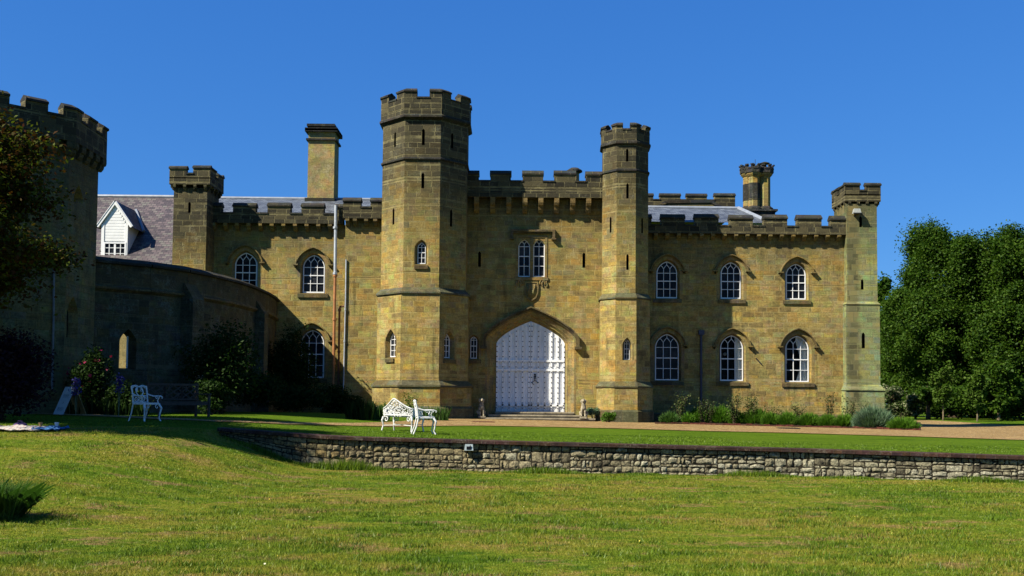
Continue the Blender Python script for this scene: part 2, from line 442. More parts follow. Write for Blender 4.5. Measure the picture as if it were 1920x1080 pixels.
M['brownpipe'] = simple('brown_pipe', (0.17, 0.07, 0.03), 0.7, 0.4)
M['bluepipe'] = simple('blue_grey_pipe', (0.03, 0.034, 0.065), 0.5, 0.3)
M['soil'] = simple('garden_soil', (0.075, 0.05, 0.03), 1.0, 0.5, 6, 1.0, 0.05, 0.1)
M['bark'] = simple('tree_bark', (0.10, 0.07, 0.045), 0.95, 0.6, 7, 1.0, 0.03, 0.1)
M['palebark'] = simple('pale_sapling_bark', (0.22, 0.17, 0.10), 0.9, 0.4, 7, 0.6, 0.02, 0.1)
M['teak'] = simple('grey_weathered_teak', (0.075, 0.058, 0.045), 0.8, 0.4, 9, 0.5, 0.01, 0.2)
M['castiron'] = simple('white_cast_iron', (0.66, 0.66, 0.63), 0.5, 0.3, 14, alb=0.9)
M['statue'] = simple('pale_lichened_stone', (0.42, 0.37, 0.25), 0.95, 0.55, 9, 0.6, 0.02, 0.1, col2=(0.13, 0.115, 0.085))
M['step'] = simple('worn_step_stone', (0.36, 0.31, 0.21), 0.9, 0.5, 4, 0.6, 0.02, 0.1)
M['curtain'] = simple('cream_curtain', (0.8, 0.78, 0.68), 0.9, 0.2, 4, alb=1.0)
M['flood'] = simple('grey_floodlight_metal', (0.32, 0.34, 0.31), 0.5, 0.2)
M['edging'] = simple('red_brick_edging', (0.15, 0.05, 0.035), 0.9, 0.6, 9, 0.8, 0.02, 0.1)
M['lampgrey'] = simple('pale_grey_lamp_box', (0.3, 0.36, 0.36), 0.5)
M['signboard'] = simple('shade_dimmed_signboard', (0.36, 0.42, 0.44), 0.5, 0.1)  # white board, its colour dimmed to look shaded
M['signink'] = simple('dark_sign_lettering', (0.05, 0.06, 0.07), 0.6)
M['signwood'] = simple('bare_plywood', (0.45, 0.27, 0.09), 0.7)

def glass(name, col=(0.004, 0.005, 0.007), var=True):
    t = NT(name); p = t.pos()
    gc_ = t.ramp(t.noise(p, 1.3, 3), [(0.4, col), (0.55, (0.012, 0.014, 0.017)), (0.68, (0.035, 0.036, 0.036))])
    b = t.n('BsdfPrincipled', {'Base Color': gc_, 'Roughness': 0.06, 'IOR': 1.5, 'Specular IOR Level': 0.08})
    bn = t.n('Bump', {'Strength': 0.25, 'Distance': 0.02, 'Height': t.noise(p, 2.5, 2)})
    t.t.links.new(bn.outputs[0], b.inputs['Normal'])
    t.t.links.new(b.outputs[0], t.out.inputs[0])
    return t.mat
M['glass'] = glass('old_window_glass')
def clear_glass():
    t = NT('clear_window_glass')
    tr = t.n('BsdfTransparent', {0: (0.8, 0.82, 0.82, 1)}); gl = t.n('BsdfGlossy', {'Roughness': 0.03})
    fr = t.n('Fresnel', {0: 1.15}); mx = t.n('MixShader', {0: fr.outputs[0], 1: tr.outputs[0], 2: gl.outputs[0]})
    t.t.links.new(mx.outputs[0], t.out.inputs[0]); return t.mat
M['clear'] = clear_glass()
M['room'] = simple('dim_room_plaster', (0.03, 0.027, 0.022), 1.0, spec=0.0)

def slate(name, cols, bw=0.25, rh=0.165, rough=0.6, spec=0.4):
    t = NT(name); uv = t.n('UVMap').outputs[0]; p = t.pos()
    br = t.n('TexBrick', {'Vector': uv, 'Color1': (0, 0, 0, 1), 'Color2': (1, 1, 1, 1), 'Mortar': (0, 0, 0, 1), 'Scale': 1.0, 'Mortar Size': 0.012,
                          'Mortar Smooth': 0.2, 'Brick Width': bw, 'Row Height': rh})
    nz = t.noise(p, 5, 4); big = t.noise(p, 0.7, 3)
    s = t.math('ADD', t.math('MULTIPLY', br.outputs[0], 0.6), t.math('MULTIPLY', nz, 0.4))
    c = t.ramp(s, [(0.2 + 0.6 * i / (len(cols) - 1), q) for i, q in enumerate(cols)])
    c = t.mixc(1.0, c, t.ramp(big, [(0.3, 0.75), (0.7, 1.15)]), 'MULTIPLY')
    c = t.mixc(t.math('MULTIPLY', br.outputs[1], 0.8), c, (0.02, 0.018, 0.02))
    saw = t.math('FRACT', t.math('DIVIDE', t.n('SeparateXYZ', {0: uv}).outputs[1], rh))
    h = t.math('SUBTRACT', t.math('ADD', t.math('MULTIPLY', br.outputs[0], 0.3), t.math('MULTIPLY', nz, 0.3)), t.math('ADD', t.math('MULTIPLY', saw, 0.5), br.outputs[1]))
    return t.done(c, rough, h, 0.6, 0.03, spec)
M['slate'] = slate('purple_slate', [(0.035, 0.027, 0.033), (0.075, 0.055, 0.06), (0.115, 0.085, 0.085), (0.115, 0.115, 0.095)])
M['slate2'] = slate('pale_blue_slate', [(0.055, 0.066, 0.085), (0.095, 0.113, 0.135), (0.155, 0.18, 0.21)], 0.25, 0.165, 0.5, 0.4)
M['leadsheet'] = simple('pale_lead_flashing', (0.26, 0.29, 0.33), 0.45, 0.3, 3)

def turf(name, brown, blade=False):
    t = NT(name); p = t.pos()
    m1 = t.n('Mapping', {0: p, 3: (0.55, 1.0, 0.0)}).outputs[0]
    a = t.noise(m1, 0.42, 5, 0.6); b = t.noise(m1, 1.9, 5, 0.65); c_ = t.noise(p, 9, 4, 0.7); d = t.noise(p, 45, 3, 0.75)
    sel = t.math('ADD', t.math('MULTIPLY', a, 0.42), t.math('ADD', t.math('MULTIPLY', b, 0.33), t.math('MULTIPLY', c_, 0.25)))
    g1, g2, g3 = (0.040, 0.092, 0.006), (0.092, 0.162, 0.010), (0.145, 0.20, 0.016)
    y1, y2 = (0.27, 0.20, 0.055), (0.27, 0.165, 0.07)
    if brown > 0.5:
        c = t.ramp(sel, [(0.33, g1), (0.41, g2), (0.48, g3), (0.54, (0.215, 0.215, 0.026)), (0.61, y1), (0.69, y2)])
        m2_ = t.n('Mapping', {0: p, 3: (0.8, 1.7, 0.0)}).outputs[0]
        scuff = t.ramp(t.math('ADD', t.math('MULTIPLY', t.noise(m2_, 1.0, 3, 0.6), 0.7), t.math('MULTIPLY', c_, 0.3)), [(0.545, 0.0), (0.62, 0.85)])
        c = t.mixc(scuff, c, (0.27, 0.175, 0.075))
        tuft = t.ramp(t.math('ADD', t.math('MULTIPLY', t.noise(t.n('Mapping', {0: m2_, 1: (3.1, 8.7, 0)}).outputs[0], 1.6, 3, 0.6), 0.65), t.math('MULTIPLY', c_, 0.35)), [(0.56, 0.0), (0.62, 0.75)])
        c = t.mixc(tuft, c, (0.035, 0.10, 0.007))
    else:
        band = t.math('SINE', t.math('MULTIPLY', t.n('SeparateXYZ', {0: p}).outputs[1], 3.6))
        sel = t.math('ADD', sel, t.math('MULTIPLY', band, 0.025))
        c = t.ramp(sel, [(0.36, g1), (0.48, g2), (0.60, (0.11, 0.18, 0.012)), (0.70, (0.16, 0.19, 0.02))])
    if blade:
        r = t.n('NewGeometry').outputs['Random Per Island']
        c = t.mixc(1.0, c, t.ramp(r, [(0.0, (0.28, 0.40, 0.28)), (0.4, (0.9, 0.95, 0.85)), (0.95, (1.6, 1.45, 1.3))]), 'MULTIPLY')
        c = t.mixc(1.0, c, (ALB, ALB, ALB), 'MULTIPLY')
        df = t.n('BsdfDiffuse', {0: c}); tl = t.n('BsdfTranslucent', {0: c})
        gl = t.n('BsdfGlossy', {'Roughness': 0.45, 'Color': (0.6, 0.6, 0.5, 1)})
        m = t.n('MixShader', {0: 0.3, 1: df.outputs[0], 2: tl.outputs[0]})
        m2 = t.n('MixShader', {0: 0.02, 1: m.outputs[0], 2: gl.outputs[0]})
        t.t.links.new(m2.outputs[0], t.out.inputs[0])
        return t.mat
    c = t.mixc(1.0, c, t.ramp(d, [(0.3, 0.45), (0.5, 0.95), (0.72, 1.45)]), 'MULTIPLY')
    c = t.mixc(1.0, c, t.ramp(c_, [(0.3, 0.7), (0.7, 1.2)]), 'MULTIPLY')
    h = t.math('ADD', d, t.math('MULTIPLY', c_, 1.2))
    return t.done(c, 0.95, h, 1.0, 0.035, 0.02)
M['lawn_lo'] = turf('mown_lawn_patchy', 1.0)
M['lawn_up'] = turf('mown_lawn_green', 0.0)
M['blade'] = turf('grass_blades', 1.0, True)
M['blade_up'] = turf('green_grass_blades', 0.0, True)

def gravel():
    t = NT('tan_gravel'); p = t.pos()
    v = t.n('TexVoronoi', {'Vector': p, 'Scale': 16.0}); v2 = t.n('TexVoronoi', {'Vector': p, 'Scale': 45.0})
    g = t.n('SeparateColor', {0: v.outputs['Color']}).outputs[0]
    c = t.ramp(g, [(0.0, (0.20, 0.12, 0.045)), (0.4, (0.33, 0.21, 0.08)), (0.75, (0.42, 0.285, 0.115)), (1.0, (0.5, 0.38, 0.19))])
    c = t.mixc(1.0, c, t.ramp(t.noise(p, 0.8, 5), [(0.3, 0.8), (0.7, 1.12)]), 'MULTIPLY')
    c = t.mixc(1.0, c, t.ramp(v2.outputs['Distance'], [(0.0, 1.15), (0.6, 0.75)]), 'MULTIPLY')
    return t.done(c, 0.95, v.outputs['Distance'], 0.9, 0.05, 0.1)
M['gravel'] = gravel()

def rubble():
    t = NT('rubble_stone'); p = t.pos(); r = t.n('NewGeometry').outputs['Random Per Island']
    nz = t.noise(p, 20, 5, 0.75); n2 = t.noise(p, 3, 3)
    px = t.n('SeparateXYZ', {0: p}).outputs[0]
    c = t.ramp(r, [(0.0, (0.10, 0.085, 0.05)), (0.2, (0.2, 0.165, 0.09)), (0.4, (0.24, 0.195, 0.09)), (0.6, (0.26, 0.23, 0.13)), (0.8, (0.21, 0.155, 0.065)), (1.0, (0.28, 0.26, 0.17))])
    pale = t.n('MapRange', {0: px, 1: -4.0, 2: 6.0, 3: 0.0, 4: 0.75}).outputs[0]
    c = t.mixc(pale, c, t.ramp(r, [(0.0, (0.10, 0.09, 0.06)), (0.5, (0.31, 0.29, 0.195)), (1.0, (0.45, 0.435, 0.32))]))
    c = t.mixc(1.0, c, t.ramp(nz, [(0.33, 0.28), (0.48, 0.9), (0.66, 1.55)]), 'MULTIPLY')
    li = t.ramp(t.noise(p, 8, 5, 0.75), [(0.53, 0.0), (0.62, 0.85)])
    c = t.mixc(li, c, (0.045, 0.04, 0.03))
    return t.done(c, 0.95, nz, 1.0, 0.05, 0.1)
M['rubble'] = rubble()
M['joint'] = simple('earthy_wall_joints', (0.035, 0.03, 0.02), 1.0, 0.5, 12, 0.8, 0.02, 0.05)
M['brickcap'] = stone('dark_red_brick_coping', [(0.03, 0.019, 0.014), (0.055, 0.029, 0.021), (0.085, 0.042, 0.03)], None, mw=0.012, bw=0.23, rh=0.5, mortar=(0.1, 0.08, 0.06), lichen=0.3, lich_col=(0.2, 0.19, 0.15))

def leaf(name, cols, transl=0.35, spec=0.012):
    t = NT(name); r = t.n('NewGeometry').outputs['Random Per Island']; p = t.pos()
    s = t.math('ADD', t.math('MULTIPLY', r, 0.6), t.math('MULTIPLY', t.noise(p, 0.9, 3), 0.4))
    c = t.ramp(s, [(0.15 + 0.7 * i / max(1, len(cols) - 1), q) for i, q in enumerate(cols)])
    c = t.mixc(1.0, c, (ALB, ALB, ALB), 'MULTIPLY')
    df = t.n('BsdfDiffuse', {0: c})
    tl = t.n('BsdfTranslucent', {0: t.mixc(1.0, c, (1.1, 1.3, 0.6), 'MULTIPLY')})
    gl = t.n('BsdfGlossy', {'Roughness': 0.55, 'Color': (0.5, 0.6, 0.4, 1)})
    m = t.n('MixShader', {0: transl, 1: df.outputs[0], 2: tl.outputs[0]})
    m2 = t.n('MixShader', {0: spec, 1: m.outputs[0], 2: gl.outputs[0]})
    t.t.links.new(m2.outputs[0], t.out.inputs[0])
    return t.mat
M['oakleaf'] = leaf('dark_tree_leaves', [(0.013, 0.036, 0.004), (0.034, 0.078, 0.007), (0.078, 0.132, 0.012)])
M['lightleaf'] = leaf('light_sapling_leaves', [(0.035, 0.075, 0.008), (0.07, 0.13, 0.014), (0.10, 0.15, 0.03)])
M['blossom'] = leaf('cream_blossom', [(0.03, 0.06, 0.012), (0.06, 0.10, 0.025), (0.34, 0.33, 0.20)], 0.2)
M['maple'] = leaf('red_green_maple_leaves', [(0.05, 0.010, 0.006), (0.06, 0.028, 0.006), (0.055, 0.065, 0.008), (0.11, 0.14, 0.014)])
M['purple'] = leaf('dark_purple_leaves', [(0.012, 0.005, 0.010), (0.024, 0.008, 0.018), (0.03, 0.016, 0.018)], 0.15)
M['shrub'] = leaf('shade_dark_shrub_leaves', [(0.007, 0.018, 0.004), (0.014, 0.034, 0.006), (0.028, 0.052, 0.009)], 0.2)  # leaf colour darkened to stand in for the left border's shade
M['mound'] = leaf('bright_mound_leaves', [(0.04, 0.11, 0.010), (0.085, 0.19, 0.014), (0.13, 0.24, 0.03)], 0.3)
M['silver'] = leaf('silvery_green_leaves', [(0.05, 0.10, 0.05), (0.11, 0.18, 0.10), (0.18, 0.25, 0.15)], 0.25)
M['rose'] = leaf('rose_leaves', [(0.03, 0.05, 0.012), (0.06, 0.085, 0.025), (0.14, 0.145, 0.055)], 0.25)
M['iris'] = leaf('sword_leaves', [(0.03, 0.08, 0.015), (0.06, 0.13, 0.025), (0.11, 0.18, 0.05)], 0.3)
M['magenta'] = leaf('magenta_petals', [(0.12, 0.005, 0.03), (0.2, 0.008, 0.05), (0.25, 0.015, 0.08)], 0.3)
M['bluepetal'] = leaf('blue_petals', [(0.03, 0.025, 0.16), (0.07, 0.055, 0.27), (0.13, 0.10, 0.36)], 0.3)
M['stalk'] = leaf('pale_stalks', [(0.12, 0.14, 0.07), (0.2, 0.22, 0.12), (0.28, 0.28, 0.18)], 0.2)

# ------------------------------------------------------------------ ground
XS = sorted(set([-6.9, -6.82, -6.74, -6.66, -6.58, -260, -150, -90, -60, -40] + [x * 0.5 for x in range(-56, 61)] + [34, 40, 50, 65, 90, 150, 260]))
def sheet(name, rows, f, mat, lift=0.0):
    mb = MB(); nx = len(XS)
    for r in rows:
        for x in XS:
            y = r(x); mb.v.append((x, y, f(x, y) + lift))
    for j in range(len(rows) - 1):
        for i in range(nx - 1):
            mb.f.append((j * nx + i, j * nx + i + 1, (j + 1) * nx + i + 1, (j + 1) * nx + i))
    return obj(name, mb, mat, smooth=True)
lo_rows = [lambda x, k=k: mix(min(-12, wall_y(x) - 20), wall_y(x) + 0.2, k / 60.0) for k in range(61)]
struct(sheet('lower_lawn', lo_rows, h_lo, M['lawn_lo']), label='patchy mown lawn in the foreground', cat='lawn')
up_rows = [lambda x, k=k: mix(wall_y(x) + 0.2, 62, (k / 70.0)) for k in range(71)] + [lambda x, k=k: 62 + k for k in (8, 20, 50, 100, 200)]
struct(sheet('upper_lawn', up_rows, h_up, M['lawn_up']), label='green lawn in front of the castle', cat='lawn')
g = MB(); g.add([(-900, -400, -1.4), (900, -400, -1.4), (900, 1500, -1.4), (-900, 1500, -1.4)], [(0, 1, 2, 3)])
struct(obj('ground', g, M['lawn_up']))

def ribbon(name, near, far, mat, lift, nrow=10, ncol=120, jitter=0.0, seed=1):
    rng = random.Random(seed)
    def res(pts):
        P = [hit(*p) for p in pts]
        d = [0]
        for a, b in zip(P, P[1:]): d.append(d[-1] + (b - a).length)
        out = []
        for i in range(ncol + 1):
            s = d[-1] * i / ncol
            k = max(j for j in range(len(d) - 1) if d[j] <= s + 1e-9)
            q = P[k].lerp(P[k + 1], (s - d[k]) / max(1e-9, d[k + 1] - d[k]))
            out.append(q)
        return out
    A, B = res(near), res(far)
    mb = MB()
    for j in range(nrow + 1):
        for a, b in zip(A, B):
            q = a.lerp(b, j / nrow)
            if jitter and j in (0, nrow): q += Vector((rng.uniform(-1, 1), rng.uniform(-1, 1), 0)) * jitter
            mb.v.append((q.x, q.y, h_up(q.x, q.y) + lift))
    n = ncol + 1
    for j in range(nrow):
        for i in range(ncol): mb.f.append((j * n + i, j * n + i + 1, (j + 1) * n + i + 1, (j + 1) * n + i))
    return obj(name, mb, mat, smooth=True)
GN = [(60, 777), (160, 780.5), (300, 787.5), (400, 791.5), (535, 796.5), (671, 799.5), (820, 799.5), (900, 799), (1040, 801.5), (1170, 804.5), (1307, 808.7), (1480, 812.5), (1700, 819), (1920, 826), (2150, 836), (2500, 852)]
GF = [(60, 773), (160, 777.5), (300, 784.5), (400, 788.8), (535, 793.5), (671, 794), (800, 787), (880, 781), (1040, 781), (1170, 784), (1307, 786), (1480, 789), (1720, 793), (1860, 801.5), (2060, 809), (2400, 818)]
struct(ribbon('gravel_path', GN, GF, M['gravel'], 0.022, jitter=0.03), label='tan gravel path in front of the castle', cat='path')
# the gravel spur that runs round the castle's right end
struct(ribbon('gravel_path', [(1690, 796), (1760, 798.6), (1880, 806), (2000, 812)], [(1690, 788), (1745, 788.5), (1880, 797), (2000, 803)], M['gravel'], 0.016, 8, 40), label='gravel running round the castle corner', cat='path')

# ------------------------------------------------------------------ castle builders
castle = thing('castle', 'golden sandstone castle with two octagonal gate towers around a white arched gate', 'castle', (0, 47.5, 0))

def arch_pts(w, h, rise, k, uc=0.0, zb=0.0, n=9):
    a = w / 2
    pts = [(uc - a, zb)]
    for i in range(2 * n + 1):
        th = math.pi * i / (2 * n)
        u = -math.cos(th) * a; q = abs(u) / a
        y = rise * (k * math.sqrt(max(0, 1 - q * q)) + (1 - k) * (1 - q))
        pts.append((uc + u, zb + h - rise + y))
    pts.append((uc + a, zb))
    return pts

def grow(w, h, rise, k, uc, zb, m, mb_=None, mt=None):
    mt = m if mt is None else mt
    mb_ = m if mb_ is None else mb_
    return arch_pts(w + 2 * m, h + mb_ + mt, rise * (1 + m / (w / 2)), k, uc, zb - mb_)

def arch_rise(w, h, rise, k, uc, zb, u):
    q = min(1, abs(u - uc) / (w / 2))
    return zb + h - rise + rise * (k * math.sqrt(max(0, 1 - q * q)) + (1 - k) * (1 - q))

def sash(P, uc, zb, w, h, rise, k, cols, rows, parent, depth, fw=0.038, bw=0.026, gmat='glass', name='window', sill=True, surround=0.1, hood=None, arch_ring=0.15, sill_w=None, fmat='white'):
    """an arched sash window: frame and glazing bars are the part, glass, surround, sill and hood its sub-parts; returns the hole for the wall"""
    W = arch_pts(w, h, rise, k, uc, zb)
    I = grow(w, h, rise, k, uc, zb, -fw, -fw * 1.5, -fw)
    hole = grow(w, h, rise, k, uc, zb, surround, surround * 0.4, surround * 0.9)
    f = MB()
    f.ring(P, W, I, -depth - 0.05, -depth + 0.06)
    zs = zb + h - rise
    iw, ih = w - 2 * fw, h - 2.5 * fw
    irise = rise * (1 - fw / (w / 2))
    itop = lambda u: arch_rise(iw, ih, irise, k, uc, zb + fw * 1.5, u)
    d0, d1 = -depth - 0.02, -depth + 0.035
    zl = zb + fw * 1.5
    z_tr = zs if rows > 1 else zb
    for r in range(1, rows):
        z = zl + (z_tr - zl) * r / (rows - 1)
        thick = bw * (1.7 if (rows == 4 and r == 2 or rows == 3 and r == 1) else 1.0)
        f.bar(P, (uc - iw / 2 - 0.01, z), (uc + iw / 2 + 0.01, z), thick, d0 - 0.002, d1 + 0.002)
    xs = [uc - iw / 2 + iw * c / cols for c in range(cols + 1)]
    for x in xs[1:-1]:
        f.bar(P, (x, zl - 0.01), (x, z_tr + irise * (0.42 if cols > 1 else 0)), bw, d0, d1)
    if cols > 1:
        zc = z_tr + irise * 0.40
        cw = iw / cols
        for x in xs[1:-1]:
            for sgn in (-1, 1):
                prev = (x, zc)
                for q in (0.35, 0.7, 1.0):
                    u2 = x + sgn * cw * 0.5 * q
                    z2 = zc + (irise * 0.38) * (q ** 0.8) * (1.0 if cols == 3 else 1.1)
                    z2 = min(z2, itop(u2) + 0.01)
                    f.bar(P, prev, (u2, z2), bw * 0.9, d0 + 0.001, d1 - 0.001); prev = (u2, z2)
        if cols == 3:
            f.bar(P, (uc, zc + irise * 0.36), (uc, itop(uc) + 0.02), bw, d0, d1)
    win = obj(name, f, M[fmat], parent)
    gm = MB(); panel(gm, (P[0] - P[2] * (depth + 0.012), P[1], P[2]), W); obj('glass', gm, M[gmat], win)
    s = MB()
    s.strip([pt(P, u, 0.0, z) for u, z in hole], [pt(P, u, -depth - 0.06, z) for u, z in W])
    if arch_ring:
        o2 = grow(w, h, rise, k, uc, zb, surround + arch_ring, surround * 0.4, surround * 0.9 + arch_ring)
        s.strip([pt(P, u, 0.004, z) for u, z in o2[:]], [pt(P, u, 0.004, z) for u, z in hole], closed=False)
    obj('surround', s, M['dressed'], win)
    if sill:
        s = MB(); sw = sill_w or w * 1.4
        s.pbox(P, uc - sw / 2, uc + sw / 2, -0.05, 0.07, zb - surround * 0.4 - 0.2, zb - surround * 0.4 - 0.035, 0.03)
        obj('sill', s, M['mould'], win)
    if hood:
        m1, m2, dep, drop = hood
        n_ = len(W)
        def pl(m):
            a = grow(w, h, rise, k, uc, zb, m, 0, m)[1:-1]
            lo = zs - drop
            return [(a[0][0], lo)] + a + [(a[-1][0], lo)]
        A, B, C = pl(m2), pl(m1), pl((m1 + m2) / 2)
        hm = MB(); hm.ring(P, A, C, 0.002, dep, closed=False)
        hm.ring(P, C, B, 0.003, dep * 0.35, closed=False)
        for sgn in (-1, 1):
            ue = uc + sgn * (w / 2 + (m1 + m2) / 2)
            hm.pbox(P, ue - 0.12, ue + 0.12, 0.001, dep + 0.02, zs - drop - 0.06, zs - drop + 0.003)
        obj('hood_mould', hm, M['corbel'], win)
    return hole

def win_px(P, l, r, t, b, parent, cols=3, rows=4, risef=0.57, k=0.82, **kw):
    c = (l + r) / 2
    u0, _ = on_plane(l, (t + b) / 2, P); u1, _ = on_plane(r, (t + b) / 2, P)
    _, z1 = on_plane(c, t, P); _, z0 = on_plane(c, b, P)
    w = u1 - u0
    kw.setdefault('depth', 0.22)
    return sash(P, (u0 + u1) / 2, z0, w, z1 - z0, w * risef, k, cols, rows, parent, **kw)

def slit_px(P, x, t, b, parent, w=0.13, depth=0.3):
    u, z1 = on_plane(x, t, P); _, z0 = on_plane(x, b, P)
    H = [(u - w / 2, z0), (u - w / 2, z1 - w * 0.7), (u, z1), (u + w / 2, z1 - w * 0.7), (u + w / 2, z0)]
    s = MB()
    s.strip([pt(P, a, 0, z) for a, z in H], [pt(P, a, -depth, z) for a, z in H])
    s.add([pt(P, a, -depth, z) for a, z in H], [tuple(range(5))])
    obj('arrow_slit', s, M['void'], parent)
    return H

def coping(mb, P, u0, u1, d0, d1, zc, z1, ov=0.05):
    prof = [(d1 + ov, zc), (d1 + ov, zc + 0.07), ((d0 + d1) / 2, z1), (d0 - ov, zc + 0.07), (d0 - ov, zc)]
    a = [pt(P, u0 - 0.03, d, z) for d, z in prof]; b = [pt(P, u1 + 0.03, d, z) for d, z in prof]
    mb.add(a + b, [tuple(range(5)), tuple(range(9, 4, -1))] + [(i, i + 5, (i + 1) % 5 + 5, (i + 1) % 5) for i in range(5)])

JIT = random.Random(31)
def crenel_line(P, u0, u1, merlons, d0, d1, zb, zs, zt, wall, cop, ch=0.2):
    """parapet wall from zb to the sills zs, merlons up to zt"""
    wall.pbox(P, u0, u1, d0, d1, zb, zs - 0.10)
    prev = u0
    for a, b in list(merlons) + [(u1, None)]:
        if a - prev > 0.08: coping(cop, P, prev + 0.0, a - 0.0, d0, d1, zs - 0.098, zs, 0.035)
        if b is None: break
        w_ = JIT.uniform(-0.03, 0.025)                # old merlons are never quite level
        wall.pbox(P, a, b, d0 + 0.003, d1 - 0.003, zs - 0.12, zt - ch + w_)
        coping(cop, P, a, b, d0, d1, zt - ch - 0.002 + w_, zt + w_)
        prev = b

def corbels(P, us, w, dep, z0, z1, mb):
    """mb = (parent, material): every corbel a part"""
    h = z1 - z0
    prof = [(0, z0), (dep * 0.25, z0 + h * 0.03), (dep * 0.55, z0 + h * 0.22), (dep * 0.66, z0 + h * 0.45), (dep * 0.9, z0 + h * 0.5), (dep, z0 + h * 0.66), (dep, z1 - 0.002), (0, z1 - 0.002)]
    n = len(prof)
    for u in us:
        a = [pt(P, u - w / 2, d, z) for d, z in prof]; b = [pt(P, u + w / 2, d, z) for d, z in prof]
        one = MB(); one.add(a + b, [tuple(range(n - 1, -1, -1)), tuple(range(n, 2 * n))] + [(i, (i + 1) % n, (i + 1) % n + n, i + n) for i in range(n)])
        obj('corbel', one, M[mb[1]], mb[0])

def crown8(c, rot, a, th, zs, zt, cw, mids, wall, cop, ch=0.2, faces=range(8)):
    """merlons that turn the corners of an octagonal parapet, plus mids = [(u0, u1)] on every face"""
    am, ai = a - th / 2, a - th
    def path(k, u_list, ap, pad=0.0):
        out = []
        for kk, u in u_list:
            O, U, N = face8(c, ap, kk, rot)
            s = ap * math.tan(math.pi / 8)
            uu = s if u == 'c' else u
            q = O + U * uu; out.append(Vector((q.x, q.y, 0)))
        return out
    def piece(ul):
        lift = lambda L, z: [Vector((q.x, q.y, z)) for q in L]
        o, i = path(0, ul, a - 0.003), path(0, ul, ai + 0.003)
        loop = o + i[::-1]; n = len(loop)
        wall.strip(lift(loop, zs - 0.12), lift(loop, zt - ch))
        O2, I2, Md = path(0, ul, a + 0.05), path(0, ul, ai - 0.05), path(0, ul, am)
        zc = zt - ch
        chain = [lift(O2, zc), lift(O2, zc + 0.07), lift(Md, zt), lift(I2, zc + 0.07), lift(I2, zc)]
        for p_, q_ in zip(chain, chain[1:]): cop.strip(p_, q_, closed=False)
        cop.strip(chain[-1], chain[0], closed=False)
        for e in (0, -1): cop.add([L[e] for L in chain], [(0, 1, 2, 3, 4)])
    s = a * math.tan(math.pi / 8)
    for k in faces:
        piece([(k, s - cw), (k, 'c'), (k + 1, -s + cw)])
        for (m0, m1) in mids: piece([(k, m0), (k, m1)])
        # sills between
        marks = sorted([(-s, -s + cw), (s - cw, s)] + list(mids))
        P = face8(c, a, k, rot)
        for (a0, b0), (a1, b1) in zip(marks, marks[1:]):
            coping(cop, P, b0, a1, -th, 0, zs - 0.1, zs, 0.03)

def shaft8(c, rot, a, z0, z1, holes, mb, faces=range(-3, 5)):
    s = a * math.tan(math.pi / 8)
    for k in faces:
        panel(mb, face8(c, a, k, rot), [(-s, z0), (s, z0), (s, z1), (-s, z1)], [h for kk, h in holes if kk == k])

# ------------------------------------------------------------------ left gate tower
def zf(px, py, Y): return at(px, py, Y).z

YF = 45.0
xl, xr = at(758.7, 300, YF).x, at(825.8, 300, YF).x
s1 = xr - xl; A1 = 1.2071 * s1
LT = ((xl + xr) / 2, YF + A1)
zb_, zm, zu = -0.4, zf(790, 717, YF), zf(790, 543, YF)
zs2, zstr, zsill, ztop = zf(790, 297, YF), zf(790, 218, YF), zf(790, 181, YF), zf(790, 165, YF)
A2, A3 = A1 + 0.13, A1 + 0.30
tw = MB(); holes = []
PF = lambda k, a: face8(LT, a, k)
for (k, a, x, t, b) in ((0, A1, 794, 241, 272), (0, A1, 793, 323, 353), (-1, A1, 741, 247, 275), (-1, A1, 738, 390, 421), (1, A1, 848, 249, 278), (1, A1, 846, 392, 425)):
    holes.append((k, slit_px(PF(k, a), x, t, b, castle)))
holes.append((0, win_px(PF(0, A1), 782.5, 797.5, 454, 494, castle, 2, 4, 0.6, 0.6, depth=0.2, surround=0.13, arch_ring=0, sill_w=0.6, bw=0.02, fw=0.026)))
h2 = [(-1, win_px(PF(-1, A2), 726, 738.5, 622, 669, castle, 2, 4, 0.7, 0.5, depth=0.25, surround=0.13, arch_ring=0.1, sill_w=0.6, bw=0.02, fw=0.026)),
      (1, win_px(PF(1, A2), 837, 848.5, 626, 671, castle, 2, 4, 0.7, 0.5, depth=0.25, surround=0.13, arch_ring=0.1, sill_w=0.7, bw=0.02, fw=0.026))]
shaft8(LT, 0, A1, zu - 0.05, zstr - 0.1, holes, tw)
shaft8(LT, 0, A2, zm - 0.05, zu - 0.13, h2, tw)
shaft8(LT, 0, A3, zb_, zm - 0.15, [], tw)
ltower = obj('octagonal_tower', tw, M['stone'], castle)
sc_ = MB()
sc_.lathe8(LT, [(A2 - 0.02, zu - 0.20), (A2 + 0.07, zu - 0.18), (A2 + 0.07, zu - 0.11), (A1 + 0.002, zu + 0.10)], cap=False)
obj('weathering_course', sc_, M['ledge'], ltower); sc_ = MB()
sc_.lathe8(LT, [(A3 - 0.02, zm - 0.22), (A3 + 0.06, zm - 0.20), (A3 + 0.06, zm - 0.13), (A2 + 0.002, zm + 0.09)], cap=False)
obj('weathering_course', sc_, M['ledge'], ltower); sc_ = MB()
sc_.lathe8(LT, [(A3 + 0.002, 0.52), (A3 + 0.12, 0.42), (A3 + 0.12, -0.4)], cap=False)
obj('plinth', sc_, M['ledge'], ltower)
sc_ = MB()
sc_.lathe8(LT, [(A1 - 0.02, zs2 - 0.09), (A1 + 0.07, zs2 - 0.05), (A1 + 0.07, zs2 + 0.01), (A1 + 0.002, zs2 + 0.07)], cap=False)
obj('string_course', sc_, M['coping'], ltower); sc_ = MB()
sc_.lathe8(LT, [(A1 - 0.02, zstr - 0.17), (A1 + 0.16, zstr - 0.06), (A1 + 0.16, zstr + 0.02), (A1 + 0.10, zstr + 0.09)], cap=False)
obj('string_course', sc_, M['coping'], ltower)
